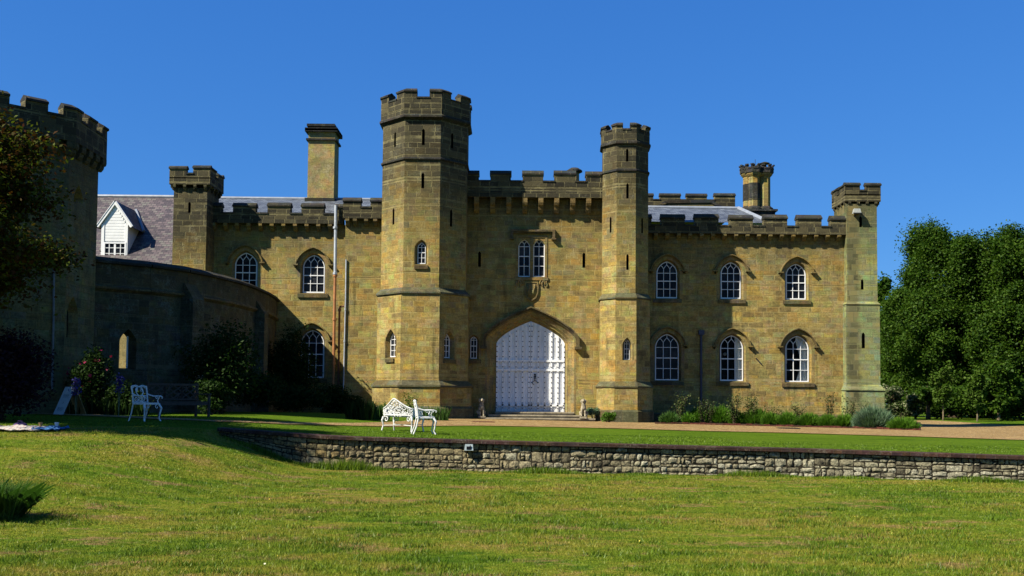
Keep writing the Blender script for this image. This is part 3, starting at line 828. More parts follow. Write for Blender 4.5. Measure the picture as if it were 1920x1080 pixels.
pw, pc = MB(), MB()
AC = A1 + 0.10
pw.lathe8(LT, [(AC, zstr + 0.05), (AC, zsill - 0.1), (AC - 0.35, zsill - 0.1), (AC - 0.35, zstr + 0.3)], cap=True)
crown8(LT, 0, AC, 0.35, zsill, ztop, 0.56, [], pw, pc)
obj('parapet', pw, M['parapet'], ltower); obj('coping', pc, M['coping'], ltower)

# ------------------------------------------------------------------ right gate tower
YR = 46.0; RROT = R(-3.0)
xl, xr = at(1159.7, 300, YR).x, at(1195.3, 300, YR).x
s1 = xr - xl; B1 = 1.2071 * s1
RT = ((xl + xr) / 2 - 0.02, YR + B1)
zm, zu = zf(1177, 719.5, YR), zf(1177, 553.5, YR)
zs2, zstr, zsill, ztop = zf(1177, 318.5, YR), zf(1177, 267, YR), zf(1177, 240, YR), zf(1177, 229, YR)
B2, B3 = B1 + 0.09, B1 + 0.22
PR = lambda k, a: face8(RT, a, k, RROT)
holes = [(k, slit_px(PR(k, a), x, t, b, castle, 0.11)) for (k, a, x, t, b) in
         ((0, B1, 1176, 278, 303), (0, B1, 1176.5, 343, 372), (-1, B1, 1145, 406, 436), (0, B1, 1176.6, 476, 506), (1, B1, 1204, 408, 437))]
h2 = [(0, win_px(PR(0, B2), 1170.5, 1181, 636, 674, castle, 2, 4, 0.8, 0.5, depth=0.25, surround=0.09, arch_ring=0.07, sill=False, bw=0.016, fw=0.02))]
tw = MB()
shaft8(RT, RROT, B1, zu - 0.05, zstr - 0.1, holes, tw)
shaft8(RT, RROT, B2, zm - 0.05, zu - 0.13, h2, tw)
shaft8(RT, RROT, B3, zb_, zm - 0.12, [], tw)
rtower = obj('octagonal_tower', tw, M['stone'], castle)
sc_ = MB()
sc_.lathe8(RT, [(B2 - 0.02, zu - 0.18), (B2 + 0.06, zu - 0.16), (B2 + 0.06, zu - 0.10), (B1 + 0.002, zu + 0.10)], RROT, cap=False)
obj('weathering_course', sc_, M['ledge'], rtower); sc_ = MB()
sc_.lathe8(RT, [(B3 - 0.02, zm - 0.19), (B3 + 0.05, zm - 0.17), (B3 + 0.05, zm - 0.11), (B2 + 0.002, zm + 0.10)], RROT, cap=False)
obj('weathering_course', sc_, M['ledge'], rtower); sc_ = MB()
sc_.lathe8(RT, [(B3 + 0.002, 0.42), (B3 + 0.06, 0.35), (B3 + 0.06, -0.5)], RROT, cap=False)
obj('plinth', sc_, M['ledge'], rtower)
sc_ = MB()
sc_.lathe8(RT, [(B1 - 0.02, zs2 - 0.09), (B1 + 0.06, zs2 - 0.05), (B1 + 0.06, zs2 + 0.01), (B1 + 0.002, zs2 + 0.06)], RROT, cap=False)
obj('string_course', sc_, M['coping'], rtower); sc_ = MB()
sc_.lathe8(RT, [(B1 - 0.02, zstr - 0.15), (B1 + 0.11, zstr - 0.06), (B1 + 0.11, zstr + 0.02), (B1 + 0.06, zstr + 0.08)], RROT, cap=False)
obj('string_course', sc_, M['coping'], rtower)
pw, pc = MB(), MB()
BC = B1 + 0.06
pw.lathe8(RT, [(BC, zstr + 0.05), (BC, zsill - 0.1), (BC - 0.25, zsill - 0.1), (BC - 0.25, zstr + 0.3)], RROT, cap=True)
crown8(RT, RROT, BC, 0.25, zsill, ztop, 0.30, [], pw, pc, 0.17)
obj('parapet', pw, M['parapet'], rtower); obj('coping', pc, M['coping'], rtower)

# ------------------------------------------------------------------ gatehouse wall and gate
GY = 47.5
PG = front(GY)
zpar = zf(1000, 373.5, GY); zsill = zf(1000, 341, GY); ztop = zf(1000, 321, GY)
gh = []
gh.append(win_px(PG, 972, 993.8, 448, 519, castle, 2, 4, 0.62, 0.62, depth=0.2, surround=0.0, arch_ring=0, sill=False, fw=0.04, bw=0.024))
gh.append(win_px(PG, 1000, 1021.5, 448, 519, castle, 2, 4, 0.62, 0.62, depth=0.2, surround=0.0, arch_ring=0, sill=False, fw=0.04, bw=0.024))
gh.append(win_px(PG, 882, 894, 631, 672, castle, 2, 4, 0.55, 0.7, depth=0.16, surround=0.1, arch_ring=0.12, sill_w=0.7, bw=0.02, fw=0.026))
gh.append(slit_px(PG, 899.3, 471, 500, castle)); gh.append(slit_px(PG, 1094.8, 473, 502, castle))
# gate opening
ga, gz0 = on_plane(930, 700, PG)[0], 0.10
gb = on_plane(1059.5, 700, PG)[0]
gzt = on_plane(995, 601, PG)[1]; gzs = on_plane(995, 645, PG)[1]
gw, gc, gh_, gr = gb - ga, (ga + gb) / 2, gzt - gz0, gzt - gzs
GD = 0.42
g_in = arch_pts(gw, gh_, gr, 0.45, gc, gz0, 14)
def ggrow(m): return arch_pts(gw + 2 * m, gh_ + m, gr * (1 + m / (gw / 2)) * 1.0, 0.45, gc, gz0, 14)
g_out = ggrow(0.42)
gh.append(g_out)
u0, u1 = LT[0] + 0.2, RT[0]
wl = MB(); panel(wl, PG, [(u0, -0.5), (u1, -0.5), (u1, zpar), (u0, zpar)], gh)
obj('gatehouse_wall', wl, M['stone'], castle)
gate = MB()
# gate arch: three chamfered orders
gs = MB()
chain = [(g_out, 0.0), (ggrow(0.30), -0.10), (ggrow(0.27), -0.11), (ggrow(0.16), -0.24), (ggrow(0.12), -0.24), (g_in, -GD)]
for (a, da), (b, db) in zip(chain, chain[1:]):
    gs.strip([pt(PG, u, da, z) for u, z in a], [pt(PG, u, db, z) for u, z in b], closed=False)
gs.ring(PG, ggrow(0.52), g_out, -0.01, 0.005, closed=False)
arch = obj('gate_arch', gs, M['dressed'], castle)
hm = MB()
def drop(L, z): return [(L[1][0], z)] + L[1:-1] + [(L[-2][0], z)]
zd = gzs - 0.12
hm.ring(PG, drop(ggrow(0.66), zd), drop(ggrow(0.59), zd), 0.003, 0.20, closed=False)
hm.ring(PG, drop(ggrow(0.59), zd), drop(ggrow(0.50), zd), 0.004, 0.11, closed=False)
for sg in (-1, 1):
    ue = gc + sg * (gw / 2 + 0.60)
    hm.pbox(PG, ue - 0.16, ue + 0.16, 0.002, 0.22, zd - 0.12, zd + 0.004)
obj('hood_mould', hm, M['mould'], arch)
# gate leaves
PGd = (PG[0] - PG[2] * GD, PG[1], PG[2])
gm = MB(); panel(gm, PGd, g_in)
gtop = lambda u: arch_rise(gw, gh_, gr, 0.45, gc, gz0, u)
zr0, zr1 = on_plane(995, 693, PG)[1], on_plane(995, 676, PG)[1]
zk = on_plane(995, 760, PG)[1]
nb = [ga + gw * q for q in (0.005, 0.098, 0.193, 0.29, 0.386, 0.482, 0.518, 0.615, 0.71, 0.805, 0.9, 0.995)]
studs = MB()
for i, u in enumerate(nb):
    w = 0.085 if 0 < i < 11 else 0.06
    uu = min(max(u, ga + w / 2 + 0.005), gb - w / 2 - 0.005)
    zt_ = min(gtop(uu - w / 2), gtop(uu + w / 2)) - 0.02
    gm.pbox(PGd, uu - w / 2, uu + w / 2, 0, 0.06, gz0 + 0.02, zt_)
    z = gz0 + 0.35
    while z < zt_ - 0.1:
        studs.ball(pt(PGd, uu, 0.062, z), (0.029, 0.022, 0.029), 6, 4)
        z += 0.242
ubs = nb
for i in range(len(ubs) - 1):
    a, b = ubs[i] + 0.045, ubs[i + 1] - 0.045
    if b - a < 0.1: continue
    um = (a + b) / 2
    # a shallow moulded panel line and arched head between the ribs
    zt_ = min(gtop(a), gtop(b)) - 0.10
    gm.pbox(PGd, um - 0.008, um + 0.008, 0, 0.018, gz0 + 0.3, zt_ - 0.05)
    hd = [(a, zt_ - 0.16), (a + 0.01, zt_ - 0.07), (um, zt_), (b - 0.01, zt_ - 0.07), (b, zt_ - 0.16)]
    for p, q in zip(hd, hd[1:]): gm.bar(PGd, p, q, 0.03, 0, 0.03)
    rr = MB
    ringo = [(um + 0.10 * math.cos(t), (zr0 + zr1) / 2 + 0.15 * math.sin(t)) for t in [2 * math.pi * j / 10 for j in range(10)]]
    ringi = [(um + 0.065 * math.cos(t), (zr0 + zr1) / 2 + 0.11 * math.sin(t)) for t in [2 * math.pi * j / 10 for j in range(10)]]
    gm.ring(PGd, ringo, ringi, 0.0, 0.025)
gm.pbox(PGd, ga + 0.02, gb - 0.02, 0, 0.065, zr1 - 0.05, zr1 + 0.05)
gm.pbox(PGd, ga + 0.02, gb - 0.02, 0, 0.065, zr0 - 0.05, zr0 + 0.05)
gm.pbox(PGd, ga + 0.02, gb - 0.02, 0, 0.06, zk - 0.045, zk + 0.045)
gm.pbox(PGd, ga + 0.02, gb - 0.02, 0, 0.058, gz0 + 0.005, gz0 + 0.09)
gate = obj('gate', gm, M['gate'], castle)
obj('studs', studs, M['stud'], gate)['kind'] = 'stuff'
hd = MB()
uh, zh = on_plane(1003, 709, PGd)
hd.tube([pt(PGd, uh, 0.05, zh + 0.21), pt(PGd, uh, 0.06, zh - 0.12)], 0.022)
for dz, r in ((0.17, 0.05), (0.08, 0.06), (0.0, 0.05)):
    hd.ball(pt(PGd, uh, 0.06, zh + dz), (r, 0.03, r * 0.7), 8, 5)
hd.tube([pt(PGd, uh + 0.12 * math.sin(t) * 1.0 , 0.085, zh - 0.13 - 0.09 * (1 - math.cos(t))) for t in [math.pi * (-0.9 + 1.5 * j / 10) for j in range(11)]], 0.016, 6)
obj('handle', hd, M['iron'], gate)
# label mould, mullion and spandrels of the two-light window
lm = MB()
l0, l1 = on_plane(957.5, 440, PG)[0], on_plane(1040.6, 440, PG)[0]
zl1, zl0 = on_plane(1000, 431.5, PG)[1], on_plane(1000, 447, PG)[1]
lm.pbox(PG, l0, l1, 0.002, 0.17, zl1 - 0.09, zl1, 0.05); lm.pbox(PG, l0 + 0.01, l1 - 0.01, 0.003, 0.09, zl1 - 0.17, zl1 - 0.091)
for a, b in ((l0, l0 + 0.12), (l1 - 0.12, l1)):
    lm.pbox(PG, a, b, 0.0025, 0.168, zl0, zl1 - 0.091); lm.pbox(PG, a - 0.05, b + 0.05, 0.004, 0.19, zl0 - 0.07, zl0 - 0.001)
obj('label_mould', lm, M['mould'], castle)
tr = MB()
t0, t1 = on_plane(967.5, 480, PG)[0], on_plane(1026, 480, PG)[0]
zt1, zt0 = on_plane(1000, 441.5, PG)[1], on_plane(1000, 520, PG)[1]
wa = [on_plane(x, 480, PG)[0] for x in (972, 993.8, 1000, 1021.5)]
tr.pbox(PG, t0, wa[0], -0.02, 0.03, zt0, zt1); tr.pbox(PG, wa[3], t1, -0.02, 0.03, zt0, zt1)
tr.pbox(PG, wa[1] + 0.002, wa[2] - 0.002, -0.18, 0.028, zt0, zt1 - 0.12)
tr.pbox(PG, wa[0] + 0.002, wa[3] - 0.002, -0.02, 0.034, zt1 - 0.10, zt1 - 0.003)
tr.pbox(PG, t0 - 0.05, t1 + 0.05, -0.1, 0.06, zt0 - 0.14, zt0 - 0.003, 0.02)
obj('window_surround', tr, M['dressed'], castle)
# carved shield and scroll work under it
sh = MB()
su, sz = on_plane(996.5, 545, PG)
shape = [(-0.30, 0.42), (0.30, 0.42), (0.33, 0.2), (0.32, -0.12), (0.22, -0.36), (0.0, -0.5), (-0.22, -0.36), (-0.32, -0.12), (-0.33, 0.2)]
sh.prism(PG, [(su + a, sz + b) for a, b in shape][::-1], 0.002, 0.045)
sh.ring(PG, [(su + a * 1.0, sz + b) for a, b in shape], [(su + a * 0.82, sz + b * 0.85) for a, b in shape], 0.04, 0.07)
rng = random.Random(4)
for dx in (-0.12, 0.12):
    sh.tube([pt(PG, su + dx + 0.04 * math.sin(j * 1.3), 0.04, sz + 0.3 - 0.1 * j) for j in range(6)], [0.05, 0.06, 0.045, 0.06, 0.05, 0.03], 7)
for sg in (-1, 1):
    for k in range(4):
        x0, z0_ = su + sg * (0.42 + 0.10 * k), sz + 0.62 - 0.10 * (k % 2)
        sh.tube([pt(PG, x0 + sg * 0.03 * math.sin(j * 1.4 + k), 0.015, z0_ - 0.075 * j) for j in range(6)], [0.02, 0.045, 0.05, 0.04, 0.045, 0.015], 6)
obj('carved_shield', sh, M['dressed'], castle, smooth=True)
# parapet
pw, pc, cb = MB(), MB(), (castle, 'corbel')
mer = [(on_plane(a, 330, PG)[0], on_plane(b, 330, PG)[0]) for a, b in ((866, 898), (920, 958), (980, 1018), (1039, 1078), (1098, 1134))]
u0, u1 = mer[0][0], mer[-1][1]
crenel_line(PG, u0, u1, mer, -0.1, 0.45, zpar + 0.003, zsill, ztop, pw, pc, 0.26)
pw.pbox(PG, u0, u1, -0.15, 0.47, zpar, zpar + 0.14)
corbels(PG, [on_plane(x, 385, PG)[0] for x in (894, 924, 954, 984, 1013.6, 1043, 1073, 1102.5)], 0.23, 0.455, zf(1000, 401, GY), zpar, cb)
par = obj('parapet', pw, M['parapet'], castle, ); obj('coping', pc, M['coping'], par)
st_ = MB()
# steps
for (x0, x1, z0, z1, d) in ((905, 1110, -0.5, zf(1000, 783.6, 46.1), 1.55), (917, 1089, -0.4, zf(1000, 778, 46.5), 1.0), (929, 1074, -0.3, zf(1000, 772.5, 47), 0.48)):
    a, b = on_plane(x0, 780, PG)[0], on_plane(x1, 780, PG)[0]
    st_.pbox(PG, a, b, -0.3, d, z0, z1 - 0.06); st_.pbox(PG, a - 0.03, b + 0.03, -0.28, d + 0.05, z1 - 0.058, z1)
obj('steps', st_, M['step'], castle)
STEP_Z = zf(1000, 783.6, 46.1)

# ------------------------------------------------------------------ right wing
RY = 48.9
PW = front(RY)
hood = (0.27, 0.36, 0.15, -0.12)
wh = []
for (l, r, t, b) in ((1232, 1270.5, 489.5, 558.5), (1353, 1390, 491, 559.5), (1475.5, 1512.5, 494, 561)):
    wh.append(win_px(PW, l, r, t, b, castle, hood=hood))
low = ((1229.5, 1273.5, 626, 713, 'glass'), (1351.5, 1394.5, 628.5, 714, 'clear'), (1474.5, 1518, 629.5, 716, 'clear'))
for (l, r, t, b, gm_) in low:
    wh.append(win_px(PW, l, r, t, b, castle, hood=hood, gmat=gm_))
zpar = zf(1400, 440.5, RY); zsill = zf(1400, 423, RY); ztop = zf(1400, 402.8, RY)
w0, w1 = RT[0], at(1592, 560, RY).x
wl = MB(); panel(wl, PW, [(w0, -0.6), (w1, -0.6), (w1, zpar), (w0, zpar)], wh)
obj('wing_wall', wl, M['wing'], castle)
pl_ = MB(); zp = zf(1400, 777, RY); pl_.pbox(PW, w0, w1, 0, 0.12, -0.6, zp, 0.05); obj('plinth', pl_, M['mould'], castle)
pw, pc, cb = MB(), MB(), (castle, 'corbel')
mer = [(on_plane(a, 420, PW)[0], on_plane(b, 420, PW)[0]) for a, b in ((1190, 1220), (1238, 1282), (1301, 1345), (1366, 1409), (1430, 1473), (1492, 1537), (1554, 1590))]
crenel_line(PW, mer[0][0], mer[-1][1], mer, -0.1, 0.30, zpar + 0.003, zsill, ztop, pw, pc, 0.25)
pw.pbox(PW, mer[0][0], mer[-1][1], -0.15, 0.32, zpar, zpar + 0.14)
corbels(PW, [on_plane(1207 + 21.35 * i, 445, PW)[0] for i in range(18)], 0.18, 0.31, zf(1400, 451, RY), zpar, cb)
par = obj('parapet', pw, M['parapet'], castle); obj('coping', pc, M['coping'], par)
# rooms behind the two clear windows, with their curtains
def curtain(P, u0, u1, z0, z1, d, n, parent, sweep=0.0, name='curtain'):
    mb = MB(); rows = 9
    for j in range(rows + 1):
        q = j / rows
        for i in range(n * 4 + 1):
            s = i / (n * 4.0)
            sw = sweep * math.sin(min(1, q * 1.15) * math.pi) if sweep else 0
            uu = mix(u0 + sw * (1 - s), u1, s)
            mb.v.append(tuple(pt(P, uu, d + 0.03 * math.sin(s * n * 2 * math.pi), mix(z0, z1, q))))
    m = n * 4 + 1
    for j in range(rows):
        for i in range(m - 1): mb.f.append((j * m + i, j * m + i + 1, (j + 1) * m + i + 1, (j + 1) * m + i))
    obj(name, mb, M['curtain'], parent, smooth=True)
for (l, r, t, b) in ((1351.5, 1394.5, 628.5, 714), (1474.5, 1518, 629.5, 716)):
    u0, z0 = on_plane(l, b, PW); u1, _ = on_plane(r, b, PW); _, z1 = on_plane(l, t, PW)
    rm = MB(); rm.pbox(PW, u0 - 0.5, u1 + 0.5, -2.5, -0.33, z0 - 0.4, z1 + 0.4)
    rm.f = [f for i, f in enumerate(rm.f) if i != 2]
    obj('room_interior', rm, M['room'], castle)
    if l < 1400:
        curtain(PW, u1 - 0.36, u1 + 0.02, z0, z1, -0.35, 3, castle)
        curtain(PW, u0 - 0.05, u0 + 0.10, z0, z1 - 0.2, -0.35, 2, castle)
        lb = MB(); q = on_plane(1369, 662, PW); lb.ball(pt(PW, q[0], -1.2, q[1]), (0.09, 0.09, 0.08)); obj('hanging_lamp', lb, M['white'], castle)
    else:
        curtain(PW, u1 - 0.58, u1 + 0.05, z0, z1, -0.35, 4, castle, 0.22)
        curtain(PW, u0 - 0.05, u0 + 0.12, z0 + 0.9, z1, -0.35, 2, castle)
dp = MB()
u, zt_ = on_plane(1314, 628, PW)
dp.tube([pt(PW, u, 0.09, zt_), pt(PW, u, 0.09, -0.3)], 0.055, 8)
for z in (zt_, zt_ * 0.55, 0.7): dp.tube([pt(PW, u, 0.09, z - 0.06), pt(PW, u, 0.09, z + 0.06)], 0.075, 8)
dp.pbox(PW, u - 0.13, u + 0.13, 0.0, 0.22, zt_, zt_ + 0.22)
obj('downpipe', dp, M['bluepipe'], castle)
tie = MB(); a, b = on_plane(1417, 671.5, PW), on_plane(1428.5, 684, PW); tie.bar(PW, a, b, 0.05, 0.0, 0.04); obj('wall_tie', tie, M['iron'], castle)

# right corner turret
TY0, TY1 = 48.5, 50.4
PT = front(TY0)
x0, x1 = at(1588, 500, TY0).x, at(1645, 500, TY0).x
zt_s = zf(1615, 382, TY0)
tz1, tz2 = zf(1615, 568, TY0), zf(1615, 726, TY0)
th_ = [slit_px(PT, 1613.5, 405, 426, castle), slit_px(PT, 1616.5, 523, 543, castle)]
PT2 = front(TY0 - 0.06); th2 = [slit_px(PT2, 1618.5, 623, 653, castle, 0.15)]
tw = MB()
panel(tw, PT, [(x0, tz1 - 0.1), (x1, tz1 - 0.1), (x1, zt_s), (x0, zt_s)], th_)
for (P, a, b) in ((side_l(x0), -TY1, -TY0), (side_r(x1), TY0, TY1)):
    panel(tw, P, [(a, -0.6), (b, -0.6), (b, zt_s), (a, zt_s)])
panel(tw, (Vector((0, TY1, 0)), Vector((-1, 0, 0)), Vector((0, 1, 0))), [(-x1, -0.6), (-x0, -0.6), (-x0, zt_s), (-x1, zt_s)])
e = 0.08
panel(tw, PT2, [(x0 - e, tz2 - 0.1), (x1 + e, tz2 - 0.1), (x1 + e, tz1 - 0.06), (x0 - e, tz1 - 0.06)], th2)
panel(tw, side_l(x0 - e), [(-TY1, tz2 - 0.1), (-TY0 + 0.06, tz2 - 0.1), (-TY0 + 0.06, tz1 - 0.06), (-TY1, tz1 - 0.06)])
panel(tw, side_r(x1 + e), [(TY0 - 0.06, tz2 - 0.1), (TY1, tz2 - 0.1), (TY1, tz1 - 0.06), (TY0 - 0.06, tz1 - 0.06)])
e2 = 0.22
tw.box(x0 - e2 + 0.05, x1 + e2, TY0 - 0.2, TY1, -0.7, tz2 - 0.14)
rt = obj('corner_turret', tw, M['pale'], castle)
wc = MB()
def slope_box(mb, xa, xb, ya, yb, za, xa2, xb2, ya2, zb2):
    mb.add([(xa, ya, za), (xb, ya, za), (xb, yb, za), (xa, yb, za), (xa2, ya2, zb2), (xb2, ya2, zb2), (xb2, yb, zb2), (xa2, yb, zb2)],
           [(0, 3, 2, 1), (4, 5, 6, 7), (0, 1, 5, 4), (1, 2, 6, 5), (3, 0, 4, 7)])
slope_box(wc, x0 - e - 0.03, x1 + e + 0.03, TY0 - 0.1, TY1, tz1 - 0.07, x0 - 0.002, x1 + 0.002, TY0 - 0.003, tz1 + 0.06)
obj('weathering_course', wc, M['pale'], rt); wc = MB()
slope_box(wc, x0 - e2 + 0.02, x1 + e2 + 0.04, TY0 - 0.25, TY1, tz2 - 0.15, x0 - e - 0.002, x1 + e + 0.002, TY0 - 0.065, tz2 + 0.12)
obj('weathering_course', wc, M['pale'], rt)

def square_crown(xa, xb, ya, yb, zb, zs, zt, parent, side_gap=True, ch=0.16):
    """corbelled battlement of a square turret: two merlons to a face"""
    pw, pc, cb = MB(), MB(), (parent, 'parapet')
    ov = 0.17
    X0, X1, Y0, Y1 = xa - ov, xb + ov, ya - ov, yb + ov
    th = 0.22
    pw.box(X0, X1, Y0, Y1, zb, zs - 0.25)
    for P, a, b in ((front(Y0), X0, X1), (side_r(X1), Y0, Y1), ((Vector((0, Y1, 0)), Vector((-1, 0, 0)), Vector((0, 1, 0))), -X1, -X0), (side_l(X0), -Y1, -Y0)):
        L = b - a; g0, g1 = a + L * 0.42, a + L * 0.58
        ends = 0 if P[2].y != 0 else th
        crenel_line(P, a + ends, b - ends, [(a + ends, g0), (g1, b - ends)], -th, 0.0 if ends == 0 else -0.002, zs - 0.3, zs, zt, pw, pc, ch)
        n = 4
        us = [a + ov + 0.06 + (L - 2 * ov - 0.12) * i / (n - 1) for i in range(n)]
        P2 = (P[0] - P[2] * ov, P[1], P[2])
        corbels(P2, us, 0.13, ov - 0.01, zb - 0.26, zb, cb)
    p = obj('parapet', pw, M['parapet'], parent); obj('coping', pc, M['coping'], parent)
square_crown(x0 + 0.08, x1 + 0.0, TY0 + 0.1, TY1 - 0.1, zf(1615, 378, TY0), zf(1615, 355, TY0), zf(1615, 342, TY0), rt)

# roofs and chimneys behind the right wing
rf = MB()
rf.add([at(1195, 415, 49.6), at(1440, 418, 49.6), at(1385, 391, 53.2), at(1195, 388, 53.2)], [(0, 1, 2, 3)])
q = at(1440, 418, 49.6); r2 = at(1385, 391, 53.2)
rf.add([q, (q.x + 0.3, 57.0, q.z), r2], [(0, 1, 2)])
roof = obj('slate_roof', rf, M['slate2'], castle)
rl = MB(); rl.tube([at(1190, 388.5, 53.15), at(1385, 391, 53.15)], 0.1, 8); rl.tube([at(1385, 390.6, 53.15), at(1442, 416.5, 49.55)], 0.11, 8)
obj('lead_ridge', rl, M['leadsheet'], roof)
def back_block(Y, l, r, mer, sill, top, base, ch=0.2, depth=4.0):
    P = front(Y); pw, pc = MB(), MB()
    cx = (l + r) / 2
    ms = [(on_plane(a, top, P)[0], on_plane(b, top, P)[0]) for a, b in mer]
    a, b = on_plane(l, sill, P)[0], on_plane(r, sill, P)[0]
    zb, zs, zt = zf(cx, base, Y), zf(cx, sill, Y), zf(cx, top, Y)
    crenel_line(P, a, b, ms, -0.35, 0, zb, zs, zt, pw, pc, ch)
    pw.box(a, b, Y + 0.36, Y + depth, zb, zs - 0.2)
    p = obj('rear_battlement', pw, M['parapet'], castle); obj('coping', pc, M['coping'], p)
back_block(58, 1180, 1378.5, ((1190, 1225), (1237.5, 1276), (1287.5, 1325.5), (1340, 1378.5)), 372.5, 361, 400)
gb_ = MB(); Y = 56
pts = [(1226, 392), (1232, 388), (1250, 378.5), (1333, 377.5), (1352, 389), (1354, 392)]
gb_.prism(front(Y), [on_plane(a, b, front(Y)) for a, b in reversed(pts)], -0.8, 0)
gcop = MB()
for p, q in zip(pts[1:-1], pts[2:-1]): gcop.bar(front(Y), on_plane(*p, front(Y)), on_plane(*q, front(Y)), 0.16, -0.85, 0.06)
gw_ = obj('rear_gable', gb_, M['wing'], castle); obj('coping', gcop, M['coping'], gw_)

def oct_stack(x_px, top, base, Y, r_px, parent, dark=None, cowl=False):
    c = at(x_px, 370, Y); c = (c.x, c.y)
    z1, z0 = zf(x_px, top, Y), zf(x_px, base, Y)
    r = r_px * Y / F_PX; H = z1 - z0
    sh_ = MB(); sh_.lathe8(c, [(r, z0), (r, z1 - 0.3 * H)], cap=False); sh_.lathe8(c, [(r, z1 - 0.31 * H), (r, z1 - 0.26 * H), (r + 0.03, z1 - 0.25 * H), (r + 0.12, z1 - 0.2 * H), (r + 0.12, z1 - 0.175 * H)])
    s = obj('chimney_shaft', sh_, M['terracotta'], parent)
    if dark:
        db = MB(); db.lathe8(c, [(r + 0.012, z0 + H * dark[0]), (r + 0.012, z0 + H * dark[1])], cap=False); obj('replaced_band', db, M['coping'], s)
    ck = MB(); ck.lathe8(c, [(r + 0.10, z1 - 0.175 * H), (r + 0.17, z1 - 0.17 * H), (r + 0.17, z1 - 0.05 * H), (r + 0.05, z1 - 0.05 * H)])
    crown8(c, 0, r + 0.17, 0.1, z1 - 0.05 * H, z1, 0.09, [], ck, ck, 0.03)
    ck.lathe8(c, [(r + 0.14, z0 - 0.5), (r + 0.14, z0 + 0.03 * H), (r + 0.01, z0 + 0.08 * H)], cap=False)
    if cowl:
        ck.lathe8(c, [(0.09, z1 - 0.05), (0.09, z1 + 0.12), (0.26, z1 + 0.13), (0.26, z1 + 0.17), (0.08, z1 + 0.24)], n=10)
    obj('chimney_crown', ck, M['coping'], s)
ch_ = MB(); Y = 54.5
bl, br_ = at(1394, 395, Y).x, at(1449, 395, Y).x
ch_.box(bl, br_, Y - 0.5, Y + 1.7, zf(1420, 420, Y), zf(1420, 396, Y)); ch_.box(bl - 0.1, br_ + 0.12, Y - 0.6, Y + 1.8, zf(1420, 399, Y), zf(1420, 396.5, Y) + 0.03)
chim = obj('chimney_stack', ch_, M['coping'], castle)
oct_stack(1403.5, 312, 394, Y + 1.3, 9.5, castle, (0.2, 0.58)); oct_stack(1413.5, 311, 394, Y, 10, castle, (0.22, 0.6)); oct_stack(1434, 312, 394, Y + 0.1, 9.5, castle, None, True)
ant = MB(); p = at(1416, 309, Y + 0.8)
ant.tube([p - Vector((0, 0, 1)), p + Vector((0, 0, 0.3))], 0.015, 5); ant.tube([at(1389, 315, Y + 0.8), at(1418, 311, Y + 0.8)], 0.012, 5)
for q in (0.1, 0.3, 0.5, 0.7):
    a = at(1389, 315, Y + 0.8).lerp(at(1418, 311, Y + 0.8), q); ant.tube([a - Vector((0, 0, 0.12)), a + Vector((0, 0, 0.12))], 0.008, 4)
tag(obj('television_aerial', ant, M['iron']), 'thin television aerial beside the octagonal chimney stacks', 'aerial')
pot = MB(); Y = 52.0; c = at(1077, 320, Y)
pot.lathe8((c.x, c.y), [(0.24, zf(1077, 345, Y)), (0.24, zf(1077, 325, Y))], n=10, cap=False)
pp = obj('chimney_pot', pot, M['terracotta'], castle)
pot = MB(); pot.lathe8((c.x, c.y), [(0.25, zf(1077, 323, Y) - 0.06), (0.39, zf(1077, 323, Y)), (0.39, zf(1077, 320, Y)), (0.2, zf(1077, 315.5, Y))], n=10); obj('pot_cap', pot, M['coping'], pp)

# ------------------------------------------------------------------ left wing, block beside the tower, left turret
BY = 47.25
PB = front(BY)
zpar, zsill, ztop = zf(680, 411.5, BY), zf(680, 388, BY), zf(680, 370.5, BY)
b0, b1 = at(645.5, 550, BY).x, LT[0] - 0.4
wl = MB(); panel(wl, PB, [(b0, -0.3), (b1, -0.3), (b1, zpar), (b0, zpar)])
panel(wl, side_l(b0), [(-49, -0.3), (-BY, -0.3), (-BY, zpar), (-49, zpar)])
obj('linking_wall', wl, M['stone'], castle)
pw, pc, cb = MB(), MB(), (castle, 'corbel')
mer = [(on_plane(a, 380, PB)[0], on_plane(b, 380, PB)[0]) for a, b in ((645.5, 678), (696.5, 722))]
crenel_line(PB, mer[0][0], mer[1][1], mer, -0.1, 0.3, zpar + 0.003, zsill, ztop, pw, pc, 0.22)
pw.pbox(PB, mer[0][0], mer[1][1], -0.12, 0.32, zpar, zpar + 0.13)
pw.box(b0 + 0.003, b0 + 0.4, BY + 0.1, 49, zpar, ztop - 0.3)
corbels(PB, [on_plane(x, 415, PB)[0] for x in (653, 667, 688, 705)], 0.18, 0.31, zf(680, 425, BY), zpar, cb)
par = obj('parapet', pw, M['parapet'], castle); obj('coping', pc, M['coping'], par)

LY = 48.0
PL = front(LY)
lh = [win_px(PL, 439, 480, 473, 541, castle, hood=hood), win_px(PL, 567, 607.5, 477.5, 548.5, castle, hood=hood), win_px(PL, 563, 606, 618.5, 708, castle, hood=hood)]
zpar, zsill, ztop = zf(515, 420.5, LY), zf(515, 399.5, LY), zf(515, 381.5, LY)
l0, l1 = at(340, 500, LY).x, b0 + 0.3
wl = MB(); panel(wl, PL, [(l0, -0.3), (l1, -0.3), (l1, zpar), (l0, zpar)], lh)
obj('wing_wall', wl, M['wing'], castle)
pw, pc, cb = MB(), MB(), (castle, 'corbel')
mer = [(on_plane(a, 390, PL)[0], on_plane(b, 390, PL)[0]) for a, b in ((385, 418), (440, 482), (504.5, 547), (567.5, 609), (630, 646))]
crenel_line(PL, mer[0][0], mer[-1][1], mer, -0.1, 0.30, zpar + 0.003, zsill, ztop, pw, pc, 0.22)
pw.pbox(PL, mer[0][0], mer[-1][1], -0.15, 0.32, zpar, zpar + 0.14)
